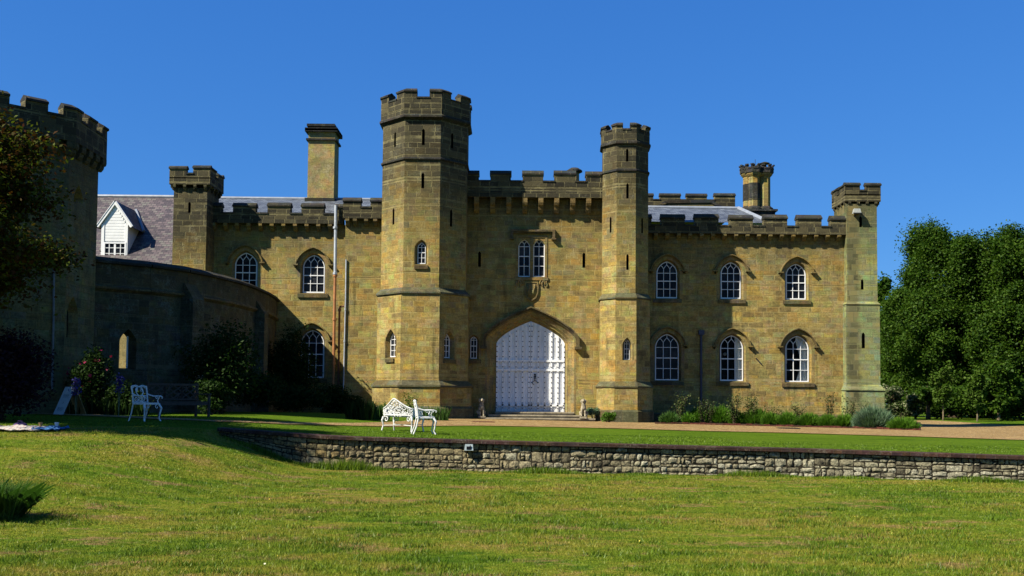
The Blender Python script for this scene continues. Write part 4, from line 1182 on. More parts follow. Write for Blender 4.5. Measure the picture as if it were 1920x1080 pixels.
corbels(PL, [on_plane(403.5 + 21.7 * i, 425, PL)[0] for i in range(11)], 0.18, 0.31, zf(515, 434, LY), zpar, cb)
par = obj('parapet', pw, M['parapet'], castle); obj('coping', pc, M['coping'], par)
rf = MB(); rf.add([at(390, 410, 48.8), at(720, 414, 48.8), at(720, 374.5, 53.0), at(390, 371, 53.0)], [(0, 1, 2, 3)])
roof = obj('slate_roof', rf, M['slate2'], castle)
rl = MB(); rl.tube([at(390, 371, 53), at(720, 374.5, 53)], 0.09, 8); obj('lead_ridge', rl, M['leadsheet'], roof)
# tall rectangular chimney
Y = 52.6; D = 1.3
xa, xb = at(577, 320, Y).x, at(626.5, 320, Y).x
zz = lambda py: zf(600, py, Y)
cm = MB(); cm.box(xa, xb, Y, Y + D, zz(390), zz(242))
chim = obj('chimney_stack', cm, M['render'], castle)
cc = MB()
cc.box(xa - 0.1, xb + 0.1, Y - 0.1, Y + D + 0.1, zz(263.5), zz(260))
slope_box(cc, xa - 0.16, xb + 0.16, Y - 0.16, Y + D + 0.16, zz(247.5), xa - 0.16, xb + 0.16, Y - 0.16, zz(242))
cc.box(xa - 0.16, xb + 0.16, Y - 0.16, Y + D + 0.16, zz(246), zz(240.5))
cc.box(xa + 0.02, xb - 0.02, Y + 0.02, Y + D - 0.02, zz(240.6), zz(233)); cc.box(xa - 0.08, xb + 0.0, Y - 0.08, Y + D, zz(237), zz(232.5))
cc.box(xa - 0.12, xb + 0.06, Y - 0.09, Y + D, zz(378), zz(371.5))
obj('chimney_cap', cc, M['coping'], chim)
# left turret
Y0, Y1 = 46.7, 48.6
PTl = front(Y0)
x0, x1 = at(324.5, 420, Y0).x, at(387, 420, Y0).x
zt_s = zf(355, 352, Y0)
hs = [slit_px(PTl, 355.5, 378, 399, castle, 0.12)]
tw = MB(); panel(tw, PTl, [(x0, -0.3), (x1, -0.3), (x1, zt_s), (x0, zt_s)], hs)
panel(tw, side_l(x0), [(-Y1, -0.3), (-Y0, -0.3), (-Y0, zt_s), (-Y1, zt_s)]); panel(tw, side_r(x1), [(Y0, -0.3), (Y1, -0.3), (Y1, zt_s), (Y0, zt_s)])
panel(tw, (Vector((0, Y1, 0)), Vector((-1, 0, 0)), Vector((0, 1, 0))), [(-x1, -0.3), (-x0, -0.3), (-x0, zt_s), (-x1, zt_s)])
lt = obj('corner_turret', tw, M['turret'], castle)
square_crown(x0, x1, Y0, Y1, zf(355, 347, Y0), zf(355, 324, Y0), zf(355, 311, Y0), lt)
# pipes on the left wing
def pipe(P, pts, r, mat, d=0.1, name='downpipe', rings=()):
    mb = MB(); Q = [on_plane(x, y, P) for x, y in pts]
    mb.tube([pt(P, u, d, z) for u, z in Q], r, 8)
    for x, y in rings:
        u, z = on_plane(x, y, P); mb.tube([pt(P, u, d, z - 0.05), pt(P, u, d, z + 0.05)], r * 1.5, 8)
    return obj(name, mb, M[mat], castle)
pipe(PL, [(633, 388), (632.4, 440), (631.5, 517)], 0.075, 'lead', 0.45, rings=[(632, 430), (631.6, 515)])
pipe(PL, [(631.5, 517), (630, 600), (627.5, 745)], 0.07, 'rust', 0.44, rings=[(631.5, 519), (630.3, 600), (628.6, 682)])
pipe(PL, [(648, 575), (640, 576), (638.5, 582), (637.5, 660), (636, 745)], 0.05, 'brownpipe', 0.3, rings=[(638.6, 582), (637.5, 660)])
pipe(PB, [(649.5, 487), (648.5, 560), (646.5, 640), (644, 745)], 0.032, 'lead', 0.05, rings=[(648, 580), (646.5, 640)])

# ------------------------------------------------------------------ slate roofed range behind the curved wall
rng_ = thing('slate_roofed_house', 'house with purple slate roof and white gabled dormer behind the curved wall', 'house', at(250, 560, 50))
eY, rY = 48.6, 53.0
ez, rz = zf(250, 499, eY), zf(250, 368.5, rY)
xa, xb = at(120, 480, eY).x - 4, at(334, 480, eY).x
rf = MB(); rf.add([(xa, eY, ez), (xb, eY, ez), (xb, rY, rz), (xa, rY, rz), (xb, 2 * rY - eY, ez), (xa, 2 * rY - eY, ez)], [(0, 1, 2, 3), (3, 2, 4, 5)])
sroof = obj('roof', rf, M['slate'], rng_)
rl = MB(); rl.tube([(xa, rY, rz), (xb, rY, rz)], 0.1, 8); obj('ridge', rl, M['leadsheet'], sroof)
wl = MB(); wl.box(xa, xb, eY + 0.15, eY + 0.5, 0, ez + 0.02); obj('wall', wl, M['render'], rng_)
dY = 49.3
PD = front(dY)
d0, d1 = on_plane(190.5, 450, PD)[0], on_plane(240, 450, PD)[0]
dz0, dze, dza = zf(215, 488, dY), zf(215, 421, dY), zf(217, 378, dY)
dm = (d0 + d1) / 2
slope = (rz - ez) / (rY - eY)
dback = lambda z: eY + (z - ez) / slope
db = MB()
db.prism(PD, [(d0, dz0), (d1, dz0), (d1, dze), (dm, dza - 0.12), (d0, dze)], -0.05, 0)
for x, s in ((d0, -1), (d1, 1)):
    db.add([(x, dY + 0.05, dz0), (x, dY + 0.05, dze), (x, dback(dze), dze)], [(0, 1, 2)])
dorm = obj('dormer', db, M['white'], rng_)
bd = MB(); nb_ = 11
for i in range(nb_):
    z = mix(zf(215, 452, dY), dza - 0.35, i / nb_)
    hw = (d1 - d0) / 2 - 0.1 if z < dze - 0.1 else max(0.05, ((d1 - d0) / 2) * (dza - 0.15 - z) / (dza - dze) - 0.05)
    bd.pbox(PD, dm - hw, dm + hw, 0.0, 0.035, z, z + 0.13, -0.0)
    bd.pbox(PD, dm - hw, dm + hw, 0.0, 0.02, z + 0.131, z + 0.165)
for x in (d0, d1 - 0.14): bd.pbox(PD, x, x + 0.14, 0.001, 0.06, dz0, dze)
bd.bar(PD, (d0 - 0.2, dze - 0.12), (dm, dza - 0.03), 0.15, 0.0, 0.12); bd.bar(PD, (dm, dza - 0.03), (d1 + 0.2, dze - 0.12), 0.15, 0.0, 0.121)
obj('weatherboarding', bd, M['white'], dorm)
dr = MB(); ov = 0.28
for sgn in (-1, 1):
    ee = dm + sgn * ((d1 - d0) / 2 + ov)
    zl_ = dze - 0.2
    A = [(dm, dY - 0.14, dza + 0.03), (ee, dY - 0.14, zl_ + 0.03), (ee, dback(zl_), zl_ + 0.03), (dm, dback(dza), dza + 0.03)]
    dr.add(A, [(0, 1, 2, 3) if sgn < 0 else (3, 2, 1, 0)])
dr2 = obj('dormer_roof', dr, M['slate'], rng_)
fl = MB(); fl.tube([(dm + 0.0, dback(dza), dza + 0.08), (dm + (d1 - d0) / 2 + ov, dback(dze - 0.2), dze - 0.12)], 0.09, 6); obj('flashing', fl, M['leadsheet'], dr2)
wz0, wz1 = zf(215, 486, dY), zf(215, 454.5, dY)
w_ = MB(); a, b = on_plane(195, 470, PD)[0], on_plane(237, 470, PD)[0]
w_.ring(PD, [(a, wz0), (a, wz1), (b, wz1), (b, wz0)], [(a + .07, wz0 + .07), (a + .07, wz1 - .07), (b - .07, wz1 - .07), (b - .07, wz0 + .07)], 0.0, 0.075)
for i in range(1, 4): w_.bar(PD, (mix(a, b, i / 4), wz0 + .02), (mix(a, b, i / 4), wz1 - .02), 0.035 if i != 2 else 0.09, 0.0, 0.06)
for i in range(1, 3): w_.bar(PD, (a + .02, mix(wz0, wz1, i / 3)), (b - .02, mix(wz0, wz1, i / 3)), 0.03, 0.0, 0.058)
dwin = obj('dormer_window', w_, M['white'], rng_)
gm = MB(); panel(gm, front(dY - 0.022), [(a, wz0), (b, wz0), (b, wz1), (a, wz1)]); obj('glass', gm, M['glass'], dwin)

# ------------------------------------------------------------------ curved garden wall
cw = thing('curved_wall', 'tall curved stone garden wall in shade with buttresses and lancet openings', 'wall', (-12, 36, 0.2))
CP = [(165, 34.2), (200, 34.7), (275, 35.6), (345, 36.9), (390, 38.3), (440, 40.4), (470, 42.3), (495, 44.6), (508, 46.4), (515, 48.1)]
pl2 = [Vector((at(x, 749, y).x, y, 0)) for x, y in CP]
WT, WB = 5.47, 4.55
wl, bandm, capm = MB(), MB(), MB()
lanc = {1: (231, 249, 624, 690), 4: (405, 417, 634, 684)}
for i, (p, q) in enumerate(zip(pl2, pl2[1:])):
    U = (q - p).normalized(); N = Vector((U.y, -U.x, 0)); P = (p, U, N); L = (q - p).length
    hs = []
    if i in lanc:
        l, r, t, b = lanc[i]
        (ua, _), (ub, _) = on_plane(l, 650, P), on_plane(r, 650, P); z1 = on_plane((l + r) / 2, t, P)[1]; z0 = on_plane((l + r) / 2, b, P)[1]
        w = ub - ua; uc = (ua + ub) / 2
        H = grow(w, z1 - z0, w * 0.75, 0.5, uc, z0, 0.13, 0.05, 0.13); Wp = arch_pts(w, z1 - z0, w * 0.75, 0.5, uc, z0)
        s = MB(); s.strip([pt(P, u, 0, z) for u, z in H], [pt(P, u, -0.4, z) for u, z in Wp]); 
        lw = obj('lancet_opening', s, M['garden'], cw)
        if i == 4:
            s = MB(); panel(s, (p - N * 0.36, U, N), Wp); obj('dark_infill', s, M['void'], lw)  # near-black panel closing the second lancet
        s = MB(); s.bar(P, (uc + w * 0.28, z0), (uc + w * 0.28, z1 - w * 0.3), 0.04, -0.36, -0.3); obj('frame', s, M['white'] if i == 1 else M['rust'], lw)
        hs.append(H)
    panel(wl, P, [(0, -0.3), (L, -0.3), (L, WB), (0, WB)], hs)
    panel(wl, (p + N * 0.05, U, N), [(0, WB), (L, WB), (L, WT - 0.1), (0, WT - 0.1)])
    bandm.add([pt(P, 0, 0, WB - 0.12), pt(P, L, 0, WB - 0.12), pt(P, L, 0.14, WB - 0.03), pt(P, 0, 0.14, WB - 0.03), pt(P, L, 0.14, WB + 0.03), pt(P, 0, 0.14, WB + 0.03), pt(P, L, 0.05, WB + 0.09), pt(P, 0, 0.05, WB + 0.09)],
              [(0, 1, 2, 3), (3, 2, 4, 5), (5, 4, 6, 7)])
    pr = [(0.05, WT - 0.1), (0.17, WT - 0.08), (0.17, WT), (-0.18, WT + 0.16), (-0.55, WT), (-0.55, WT - 0.1)]
    A = [pt(P, 0, d, z) for d, z in pr]; B = [pt(P, L, d, z) for d, z in pr]
    capm.strip(A, B, closed=False)
    panel(wl, (p + U * L - N * 0.5, -U, -N), [(0, -0.3), (L, -0.3), (L, WT), (0, WT)], [[(L - u, z) for u, z in Hb] for Hb in ([Wp] if i == 1 else [])])
    if i == 1:
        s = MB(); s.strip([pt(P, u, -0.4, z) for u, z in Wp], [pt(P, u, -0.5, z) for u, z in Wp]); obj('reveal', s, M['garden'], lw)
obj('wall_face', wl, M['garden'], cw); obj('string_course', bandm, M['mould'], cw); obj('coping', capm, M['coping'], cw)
for (pxa, Ya) in ((350, 37.0), (478, 43.0)):
    c = at(pxa, 749, Ya)
    k = min(range(len(pl2) - 1), key=lambda j: ((pl2[j] + pl2[j + 1]) / 2 - Vector((c.x, c.y, 0))).length)
    U = (pl2[k + 1] - pl2[k]).normalized(); N = Vector((U.y, -U.x, 0)); P = (Vector((c.x, c.y, 0)), U, N)
    b = MB()
    b.pbox(P, -0.34, 0.34, -0.2, 0.42, 0, WB - 0.15); 
    b.add([pt(P, -0.34, 0.42, WB - 0.149), pt(P, 0.34, 0.42, WB - 0.149), pt(P, 0.34, 0.03, WB + 0.42), pt(P, -0.34, 0.03, WB + 0.42), pt(P, -0.34, -0.1, WB - 0.149), pt(P, 0.34, -0.1, WB - 0.149)], [(0, 1, 2, 3), (0, 3, 4), (1, 5, 2)])
    b.pbox(P, -0.38, 0.38, -0.2, 0.68, 0, 1.45); b.add([pt(P, -0.38, 0.68, 1.451), pt(P, 0.38, 0.68, 1.451), pt(P, 0.38, 0.425, 1.85), pt(P, -0.38, 0.425, 1.85)], [(0, 1, 2, 3)])
    b.add([pt(P, 0.38, 0.68, 1.451), pt(P, 0.38, 0.40, 1.451), pt(P, 0.38, 0.425, 1.85)], [(0, 1, 2)])
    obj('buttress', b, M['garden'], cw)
fn = MB(); p = at(351, 512, 37.2); fn.tube([p + Vector((0, 0, -0.25)), p, p + Vector((0, 0, 0.06))], [0.06, 0.07, 0.02], 8); obj('finial', fn, M['rust'], cw)

# ------------------------------------------------------------------ big octagonal tower in the left foreground
bt = thing('octagonal_corner_tower', 'large shaded octagonal tower with corbelled battlements at the left edge', 'tower', (-16.75, 32.85, 0))
BC_ = (-16.75, 32.85); CA = 2.93; SA = 2.70
hs = []
bw_mb = MB()
def tb_win(px_c, t, b, w, Y):
    P = face8(BC_, SA, 2); u, z1 = on_plane(px_c, t, P); _, z0 = on_plane(px_c, b, P)
    H = grow(w, z1 - z0, w * 0.7, 0.5, u, z0, 0.1, 0.04, 0.1); Wp = arch_pts(w, z1 - z0, w * 0.7, 0.5, u, z0)
    s = MB(); s.strip([pt(P, a, 0, z) for a, z in H], [pt(P, a, -0.3, z) for a, z in Wp]); lw = obj('lancet_window', s, M['dressed'], bt)
    s = MB(); panel(s, (P[0] - P[2] * 0.28, P[1], P[2]), Wp); obj('glass', s, M['glass'], lw)
    return (2, H)
hs.append(tb_win(137, 562, 632, 0.62, 0)); hs.append(tb_win(148, 353, 376, 0.5, 0))
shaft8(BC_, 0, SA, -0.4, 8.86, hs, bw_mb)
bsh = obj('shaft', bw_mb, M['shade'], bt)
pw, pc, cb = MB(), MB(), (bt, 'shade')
pw.lathe8(BC_, [(SA - 0.3, 8.85), (CA, 8.85), (CA, 9.56), (CA - 0.4, 9.56), (CA - 0.4, 9.2)], cap=True)
s_ = CA * math.tan(math.pi / 8)
crown8(BC_, 0, CA, 0.4, 9.66, 10.05, 0.42, [(-0.34, 0.34)], pw, pc, 0.2)
for k in range(8):
    P = face8(BC_, SA, k); s2 = SA * math.tan(math.pi / 8)
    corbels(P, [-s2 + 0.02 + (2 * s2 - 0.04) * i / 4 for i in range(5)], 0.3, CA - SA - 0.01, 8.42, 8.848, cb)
p_ = obj('parapet', pw, M['parapet'], bt); obj('coping', pc, M['coping'], bt)
P1 = face8(BC_, SA, 1)
mb = MB(); Q = [on_plane(x, y, P1) for x, y in ((100, 500), (99, 600), (96, 730))]; mb.tube([pt(P1, u, 0.05, z) for u, z in Q], 0.035, 8); obj('downpipe', mb, M['dimpipe'], bt)

def floodlight(name, label, P, px, py, size, mat='flood', yaw=0.0):
    u, z = on_plane(px, py, P)
    base = pt(P, u, 0, z)
    t = thing(name, label, 'floodlight', base)
    b = MB(); s = size
    b.add([pt(P, u - s, 0.16, z - s * 0.5), pt(P, u + s, 0.16, z - s * 0.5), pt(P, u + s * 1.15, 0.42, z - s * 0.75), pt(P, u - s * 1.15, 0.42, z - s * 0.75),
           pt(P, u - s, 0.20, z + s * 0.55), pt(P, u + s, 0.20, z + s * 0.55), pt(P, u + s * 1.15, 0.50, z + s * 0.25), pt(P, u - s * 1.15, 0.50, z + s * 0.25)],
          [(0, 3, 2, 1), (4, 5, 6, 7), (0, 1, 5, 4), (1, 2, 6, 5), (2, 3, 7, 6), (3, 0, 4, 7)])
    obj('lamp_housing', b, M[mat], t)
    g_ = MB(); g_.add([pt(P, u - s, 0.452, z - s * 0.65), pt(P, u + s, 0.452, z - s * 0.65), pt(P, u + s, 0.512, z + s * 0.15), pt(P, u - s, 0.512, z + s * 0.15)], [(0, 1, 2, 3)])
    obj('glass', g_, M['glass'], t)
    b = MB(); b.tube([pt(P, u, -0.02, z - s * 0.1), pt(P, u, 0.2, z)], 0.03, 6); b.pbox(P, u - 0.08, u + 0.08, 0.0, 0.03, z - s * 0.6, z + s * 0.3)
    obj('bracket', b, M['iron'], t)
    return t
floodlight('floodlight', 'dark floodlight fixed to the shaded foreground tower', face8(BC_, SA, 1), 112, 492, 0.14, 'iron')
fl_ = thing('floodlight', 'grey box floodlight standing on the parapet beside the right corner turret', 'floodlight', at(1607, 408, 48.55))
p = at(1606, 396, 48.3)
b = MB(); b.add([(p.x - .17, p.y - .12, p.z - .13), (p.x + .2, p.y - .12, p.z - .13), (p.x + .2, p.y + .15, p.z - .1), (p.x - .17, p.y + .15, p.z - .1), (p.x - .12, p.y - .06, p.z + .12), (p.x + .16, p.y - .06, p.z + .12), (p.x + .16, p.y + .13, p.z + .12), (p.x - .12, p.y + .13, p.z + .12)],
      [(0, 3, 2, 1), (4, 5, 6, 7), (0, 1, 5, 4), (1, 2, 6, 5), (2, 3, 7, 6), (3, 0, 4, 7)])
obj('lamp_housing', b, M['flood'], fl_)
b = MB(); b.tube([p + Vector((0, .1, -.1)), p + Vector((-.02, .3, -.35))], 0.03, 6); b.box(p.x - .2, p.x + .24, p.y - .13, p.y - .122, p.z - .13, p.z - .09); obj('bracket', b, M['iron'], fl_)

# ------------------------------------------------------------------ retaining wall of rubble stone
rw = thing('retaining_wall', 'low rubble stone retaining wall with dark red brick coping across the lawn', 'wall', (0, wall_y(0), -0.7))
rng = random.Random(11)
stones, joint, cap = MB(), MB(), MB()
RX0, RX1 = -6.75, 17.0
def wz_top(x): return h_up(x, wall_y(x) + 0.2) - 0.02
def wbase(x): return h_lo(x, wall_y(x)) - 0.08
def wpt(x, d, z):
    e = 0.05; t = Vector((2 * e, wall_y(x + e) - wall_y(x - e), 0)).normalized(); n = Vector((t.y, -t.x, 0))
    return Vector((x, wall_y(x), z)) + n * d
xs = [RX0 + (RX1 - RX0) * i / 140 for i in range(141)]
for a, b in zip(xs, xs[1:]):
    joint.add([wpt(a, 0.0, wbase(a) - .1), wpt(b, 0.0, wbase(b) - .1), wpt(b, 0.0, wz_top(b)), wpt(a, 0.0, wz_top(a))], [(0, 1, 2, 3)])
    pr = lambda x: [wpt(x, -0.01, wz_top(x) - 0.005), wpt(x, 0.105, wz_top(x)), wpt(x, 0.11, wz_top(x) + 0.065), wpt(x, 0.09, wz_top(x) + 0.075), wpt(x, -0.30, wz_top(x) + 0.075), wpt(x, -0.30, wz_top(x) - 0.06)]
    cap.strip(pr(a), pr(b), closed=False)
cap.add([Vector(q) for q in pr(RX0)], [(0, 1, 2, 3, 4, 5)])
joint.add([wpt(RX0, 0, -1), wpt(RX0, -0.3, -1), wpt(RX0, -0.3, wz_top(RX0)), wpt(RX0, 0, wz_top(RX0))], [(0, 1, 2, 3)])
def stone_block(x0, x1, f0, f1):
    """f0, f1 are height fractions of the wall; pillowed face of 4 x 4 points"""
    n = 4; g_ = 0.010; dep = rng.uniform(0.01, 0.04); rows = []
    tilt = rng.uniform(-0.5, 0.5); cut = [rng.uniform(0.0, 0.55) ** 1.6 for _ in range(4)]
    for j in range(n):
        for i in range(n):
            s, r = i / (n - 1), j / (n - 1)
            s2 = s; r2 = r
            ci = cut[(0 if j < 2 else 2) + (0 if i < 2 else 1)]
            if i in (0, n - 1) and j in (0, n - 1):
                s2 = mix(s, 0.5, ci * 0.35); r2 = mix(r, 0.5, ci * 0.7)
            x = mix(x0 + g_, x1 - g_, s2) + rng.uniform(-.011, .011)
            zb, zt = wbase(x), wz_top(x)
            z = mix(zb, zt, mix(f0, f1, r2)); z = z + (g_ if r < .5 else -g_) * (1 if j in (0, n - 1) else 0) + rng.uniform(-.011, .011)
            edge = (i in (0, n - 1)) or (j in (0, n - 1))
            d = (0.004 if edge else dep * rng.uniform(0.75, 1.15))
            rows.append(wpt(x, d, z))
    back = [wpt(x0, -0.02, mix(wbase(x0), wz_top(x0), f0)), wpt(x1, -0.02, mix(wbase(x1), wz_top(x1), f0)), wpt(x1, -0.02, mix(wbase(x1), wz_top(x1), f1)), wpt(x0, -0.02, mix(wbase(x0), wz_top(x0), f1))]
    fs = [(j * n + i, j * n + i + 1, (j + 1) * n + i + 1, (j + 1) * n + i) for j in range(n - 1) for i in range(n - 1)]
    stones.add(rows, fs)
x = RX0
while x < RX1:                                        # panels with their own course heights, like random rubble
    pw_ = rng.uniform(0.55, 1.3); xe = min(RX1, x + pw_)
    nrow = rng.choice([4, 5, 5, 6, 6])
    cuts = [0.0] + sorted(min(0.94, max(0.06, (i + 1) / nrow + rng.uniform(-0.06, 0.06))) for i in range(nrow - 1)) + [0.99]
    for f0, f1 in zip(cuts, cuts[1:]):
        xx = x
        while xx < xe - 1e-3:
            w = rng.uniform(0.07, 0.27) * (1.0 if rng.random() < .85 else 1.5); x2 = xx + w
            if xe - x2 < 0.07: x2 = xe
            if rng.random() < 0.16 and f1 - f0 > 0.2:
                fm = mix(f0, f1, rng.uniform(0.35, 0.65)); stone_block(xx, x2, f0, fm); stone_block(xx, x2, fm, f1)
            else: stone_block(xx, x2, f0, f1)
            xx = x2
    x = xe
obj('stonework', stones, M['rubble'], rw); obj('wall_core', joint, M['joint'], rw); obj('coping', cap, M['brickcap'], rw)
# small lamp box on the wall
q = hit(881, 842, h_lo); lx = at(881, 839, wall_y(at(881, 839, 22.4).x)).x
lz = at(881, 839, wall_y(lx) - 0.05).z
wlmp = thing('wall_light', 'small pale grey box light fixed high on the rubble retaining wall', 'wall light', (lx, wall_y(lx), lz))
b = MB(); c = wpt(lx, 0.1, lz)
b.add([(c.x - .1, c.y - .09, c.z - .06), (c.x + .1, c.y - .09, c.z - .06), (c.x + .1, c.y + .09, c.z - .075), (c.x - .1, c.y + .09, c.z - .075), (c.x - .085, c.y - .06, c.z + .075), (c.x + .085, c.y - .06, c.z + .075), (c.x + .085, c.y + .09, c.z + .075), (c.x - .085, c.y + .09, c.z + .075)],
      [(0, 3, 2, 1), (4, 5, 6, 7), (0, 1, 5, 4), (1, 2, 6, 5), (2, 3, 7, 6), (3, 0, 4, 7)])
obj('lamp_housing', b, M['lampgrey'], wlmp)
b = MB(); b.box(c.x - .05, c.x + .05, c.y - .094, c.y - .085, c.z - .04, c.z + .03); b.tube([c + Vector((.03, -.08, .04)), c + Vector((.03, -.1, .045))], .012, 6); obj('lens', b, M['glass'], wlmp)

# brick edging of the long flower bed, and its soil
BEDF = [(1228, 795.3), (1280, 796), (1400, 799), (1500, 801.5), (1600, 804), (1726, 808)]
Q = [hit(*p) for p in BEDF]
struct(ribbon('flower_bed_soil', BEDF, [(1228, 786), (1280, 787), (1400, 788), (1500, 789), (1600, 790), (1726, 793)], M['soil'], 0.045, 8, 60), label='bare soil of the flower bed', cat='soil')
ed = MB()
for a, b_ in zip(Q, Q[1:]):
    n = max(2, int((b_ - a).length / 0.24))
    for i in range(n):
        p, q = a.lerp(b_, (i + .04) / n), a.lerp(b_, (i + .96) / n); hz = rng.uniform(0.05, 0.11); dy = rng.uniform(-.02, .02)
        ed.add([(p.x, p.y + dy, p.z - .1), (q.x, q.y + dy, q.z - .1), (q.x, q.y + .11 + dy, q.z - .1), (p.x, p.y + .11 + dy, p.z - .1), (p.x, p.y + dy, p.z + hz), (q.x, q.y + dy, q.z + hz), (q.x, q.y + .11 + dy, q.z + hz), (p.x, p.y + .11 + dy, p.z + hz)],
               [(4, 5, 6, 7), (0, 1, 5, 4), (1, 2, 6, 5), (3, 0, 4, 7)])
tag(obj('flower_bed_edging', ed, M['edging']), 'line of dark red edging bricks along the front of the flower bed', 'edging')
# drain covers in the gravel
for (px, py, w, d_, lab) in ((906, 792.5, 0.9, 0.55, 'rusty iron drain cover in the gravel beside the left dog statue'), (1478, 804.5, 0.85, 0.5, 'dark drain cover in the gravel in front of the flower bed')):
    c = hit(px, py); b = MB()
    b.box(c.x - w / 2, c.x + w / 2, c.y - d_ / 2, c.y + d_ / 2, c.z + .0, c.z + .045)
    for i in range(7): b.box(c.x - w / 2 + .05 + i * (w - .1) / 7, c.x - w / 2 + .05 + (i + .7) * (w - .1) / 7, c.y - d_ / 2 + .05, c.y + d_ / 2 - .05, c.z + .04, c.z + .06)
    tag(obj('drain_cover', b, M['brownpipe'] if px < 1000 else M['iron']), lab, 'drain cover')

# ------------------------------------------------------------------ furniture
def xf(loc, yaw):
    c, s = math.cos(yaw), math.sin(yaw)
    return lambda x, y, z: Vector((loc[0] + x * c - y * s, loc[1] + x * s + y * c, loc[2] + z))
def scroll(mb, T, cx, cz, y, r, turns, r0, start=0, sgn=1, plane='xz', n=14):
    pts = []
    for i in range(n + 1):
        t = i / n; a = start + sgn * turns * 2 * math.pi * t; rr = r * (1 - 0.75 * t)
        u, v = cx + rr * math.cos(a), cz + rr * math.sin(a)
        pts.append(T(u, y, v) if plane == 'xz' else T(y, u, v))
    mb.tube(pts, r0, 6)
# armchair in local axes: x across (0 is the middle), -y is forward
def armchair(label, loc, yaw, S=1.0):
    t = thing('garden_armchair', label, 'chair', loc, None)
    T0 = xf(loc, yaw); T = lambda x, y, z: T0(x * S, y * S, z * S)
    W, D, SH, BH = 0.46, 0.44, 0.43, 0.90
    mk = lambda n, m: obj(n, m, M['castiron'], t, smooth=False)
    s = MB()
    s.add([T(-W / 2 - .02, -D / 2, SH), T(W / 2 + .02, -D / 2, SH), T(W / 2, D / 2, SH), T(-W / 2, D / 2, SH), T(-W / 2 - .02, -D / 2, SH + .035), T(W / 2 + .02, -D / 2, SH + .035), T(W / 2, D / 2, SH + .035), T(-W / 2, D / 2, SH + .035)],
          [(0, 3, 2, 1), (4, 5, 6, 7), (0, 1, 5, 4), (1, 2, 6, 5), (2, 3, 7, 6), (3, 0, 4, 7)])
    for i in range(9):
        x0 = -W / 2 + W * (i + .5) / 9; s.tube([T(x0, -D / 2, SH + .04), T(x0, D / 2, SH + .04)], .008, 5)
    mk('seat', s)
    b = MB()
    for sx in (-1, 1):
        b.tube([T(sx * W / 2, D / 2, SH), T(sx * W / 2, D / 2 + .03, SH + .25), T(sx * W / 2 * 1.02, D / 2 + .08, BH)], .02, 7)
        b.tube([T(sx * .03, D / 2 + .02, SH + .2), T(sx * .11, D / 2 + .04, SH + .3), T(sx * .10, D / 2 + .06, SH + .38), T(sx * .04, D / 2 + .075, BH - .05), T(sx * .13, D / 2 + .08, BH), T(sx * .2, D / 2 + .08, BH - .05)], .016, 6)
        scroll(b, T, sx * .12, SH + .14, D / 2 + .02, .07, 1.2, .012, 0, sx)
        scroll(b, T, sx * .07, BH - .10, D / 2 + .07, .05, 1.0, .012, 1.5, -sx)
    b.tube([T(-W / 2, D / 2 + .08, BH - .01), T(-.1, D / 2 + .08, BH + .015), T(0, D / 2 + .08, BH - .02), T(.1, D / 2 + .08, BH + .015), T(W / 2, D / 2 + .08, BH - .01)], .018, 7)
    b.tube([T(-W / 2, D / 2 + .02, SH + .22), T(W / 2, D / 2 + .02, SH + .22)], .014, 6)
    b.tube([T(-W / 2, D / 2 + .01, SH + .06), T(W / 2, D / 2 + .01, SH + .06)], .014, 6)
    for i in range(5):
        a = 2 * math.pi * i / 5; b.ball(T(.05 * math.cos(a), D / 2 + .02, SH + .14 + .05 * math.sin(a)), .022 * S, 6, 4)
    mk('backrest', b)
    for sx in (-1, 1):
        a = MB()
        a.tube([T(sx * W / 2, D / 2 + .04, SH + .27), T(sx * (W / 2 + .03), .05, SH + .215), T(sx * (W / 2 + .05), -D / 2 + .03, SH + .22), T(sx * (W / 2 + .05), -D / 2 - .04, SH + .19), T(sx * (W / 2 + .05), -D / 2 - .03, SH + .16)], .018, 7)
        a.tube([T(sx * (W / 2 + .05), -D / 2 + .06, SH + .21), T(sx * (W / 2 + .02), -D / 2 + .10, SH + .1), T(sx * (W / 2 + .01), -D / 2 + .05, SH + .02)], .015, 6)
        scroll(a, T, -D / 2 + .15, SH + .17, sx * (W / 2 + .03), .045, 1.0, .01, 0, 1, 'yz')
        mk('armrest', a)
        l = MB()
        l.tube([T(sx * (W / 2), -D / 2 + .02, SH), T(sx * (W / 2 + .035), -D / 2 - .035, SH - .09), T(sx * (W / 2 + .015), -D / 2 - .01, .2), T(sx * (W / 2 + .01), -D / 2 + .015, .08), T(sx * (W / 2 + .025), -D / 2 - .03, 0)], [.03 * S, .028 * S, .018 * S, .015 * S, .022 * S], 7)
        scroll(l, T, sx * (W / 2 - .08), SH - .06, -D / 2, .06, .8, .011, 1.6, sx)
        mk('leg', l)
        l = MB(); l.tube([T(sx * W / 2, D / 2, SH), T(sx * (W / 2 + .01), D / 2 + .05, .2), T(sx * (W / 2 + .02), D / 2 + .13, 0)], .018, 7); mk('leg', l)
    return t
p = hit(797, 814); armchair('white cast iron armchair facing away on the sunlit lawn beside the loveseat', (p.x, p.y + .05, p.z), R(102), 0.98)
p = hit(271, 790); armchair('white cast iron armchair in shade at the left, near the wooden bench', (p.x, p.y + .1, p.z), R(60), 1.0)

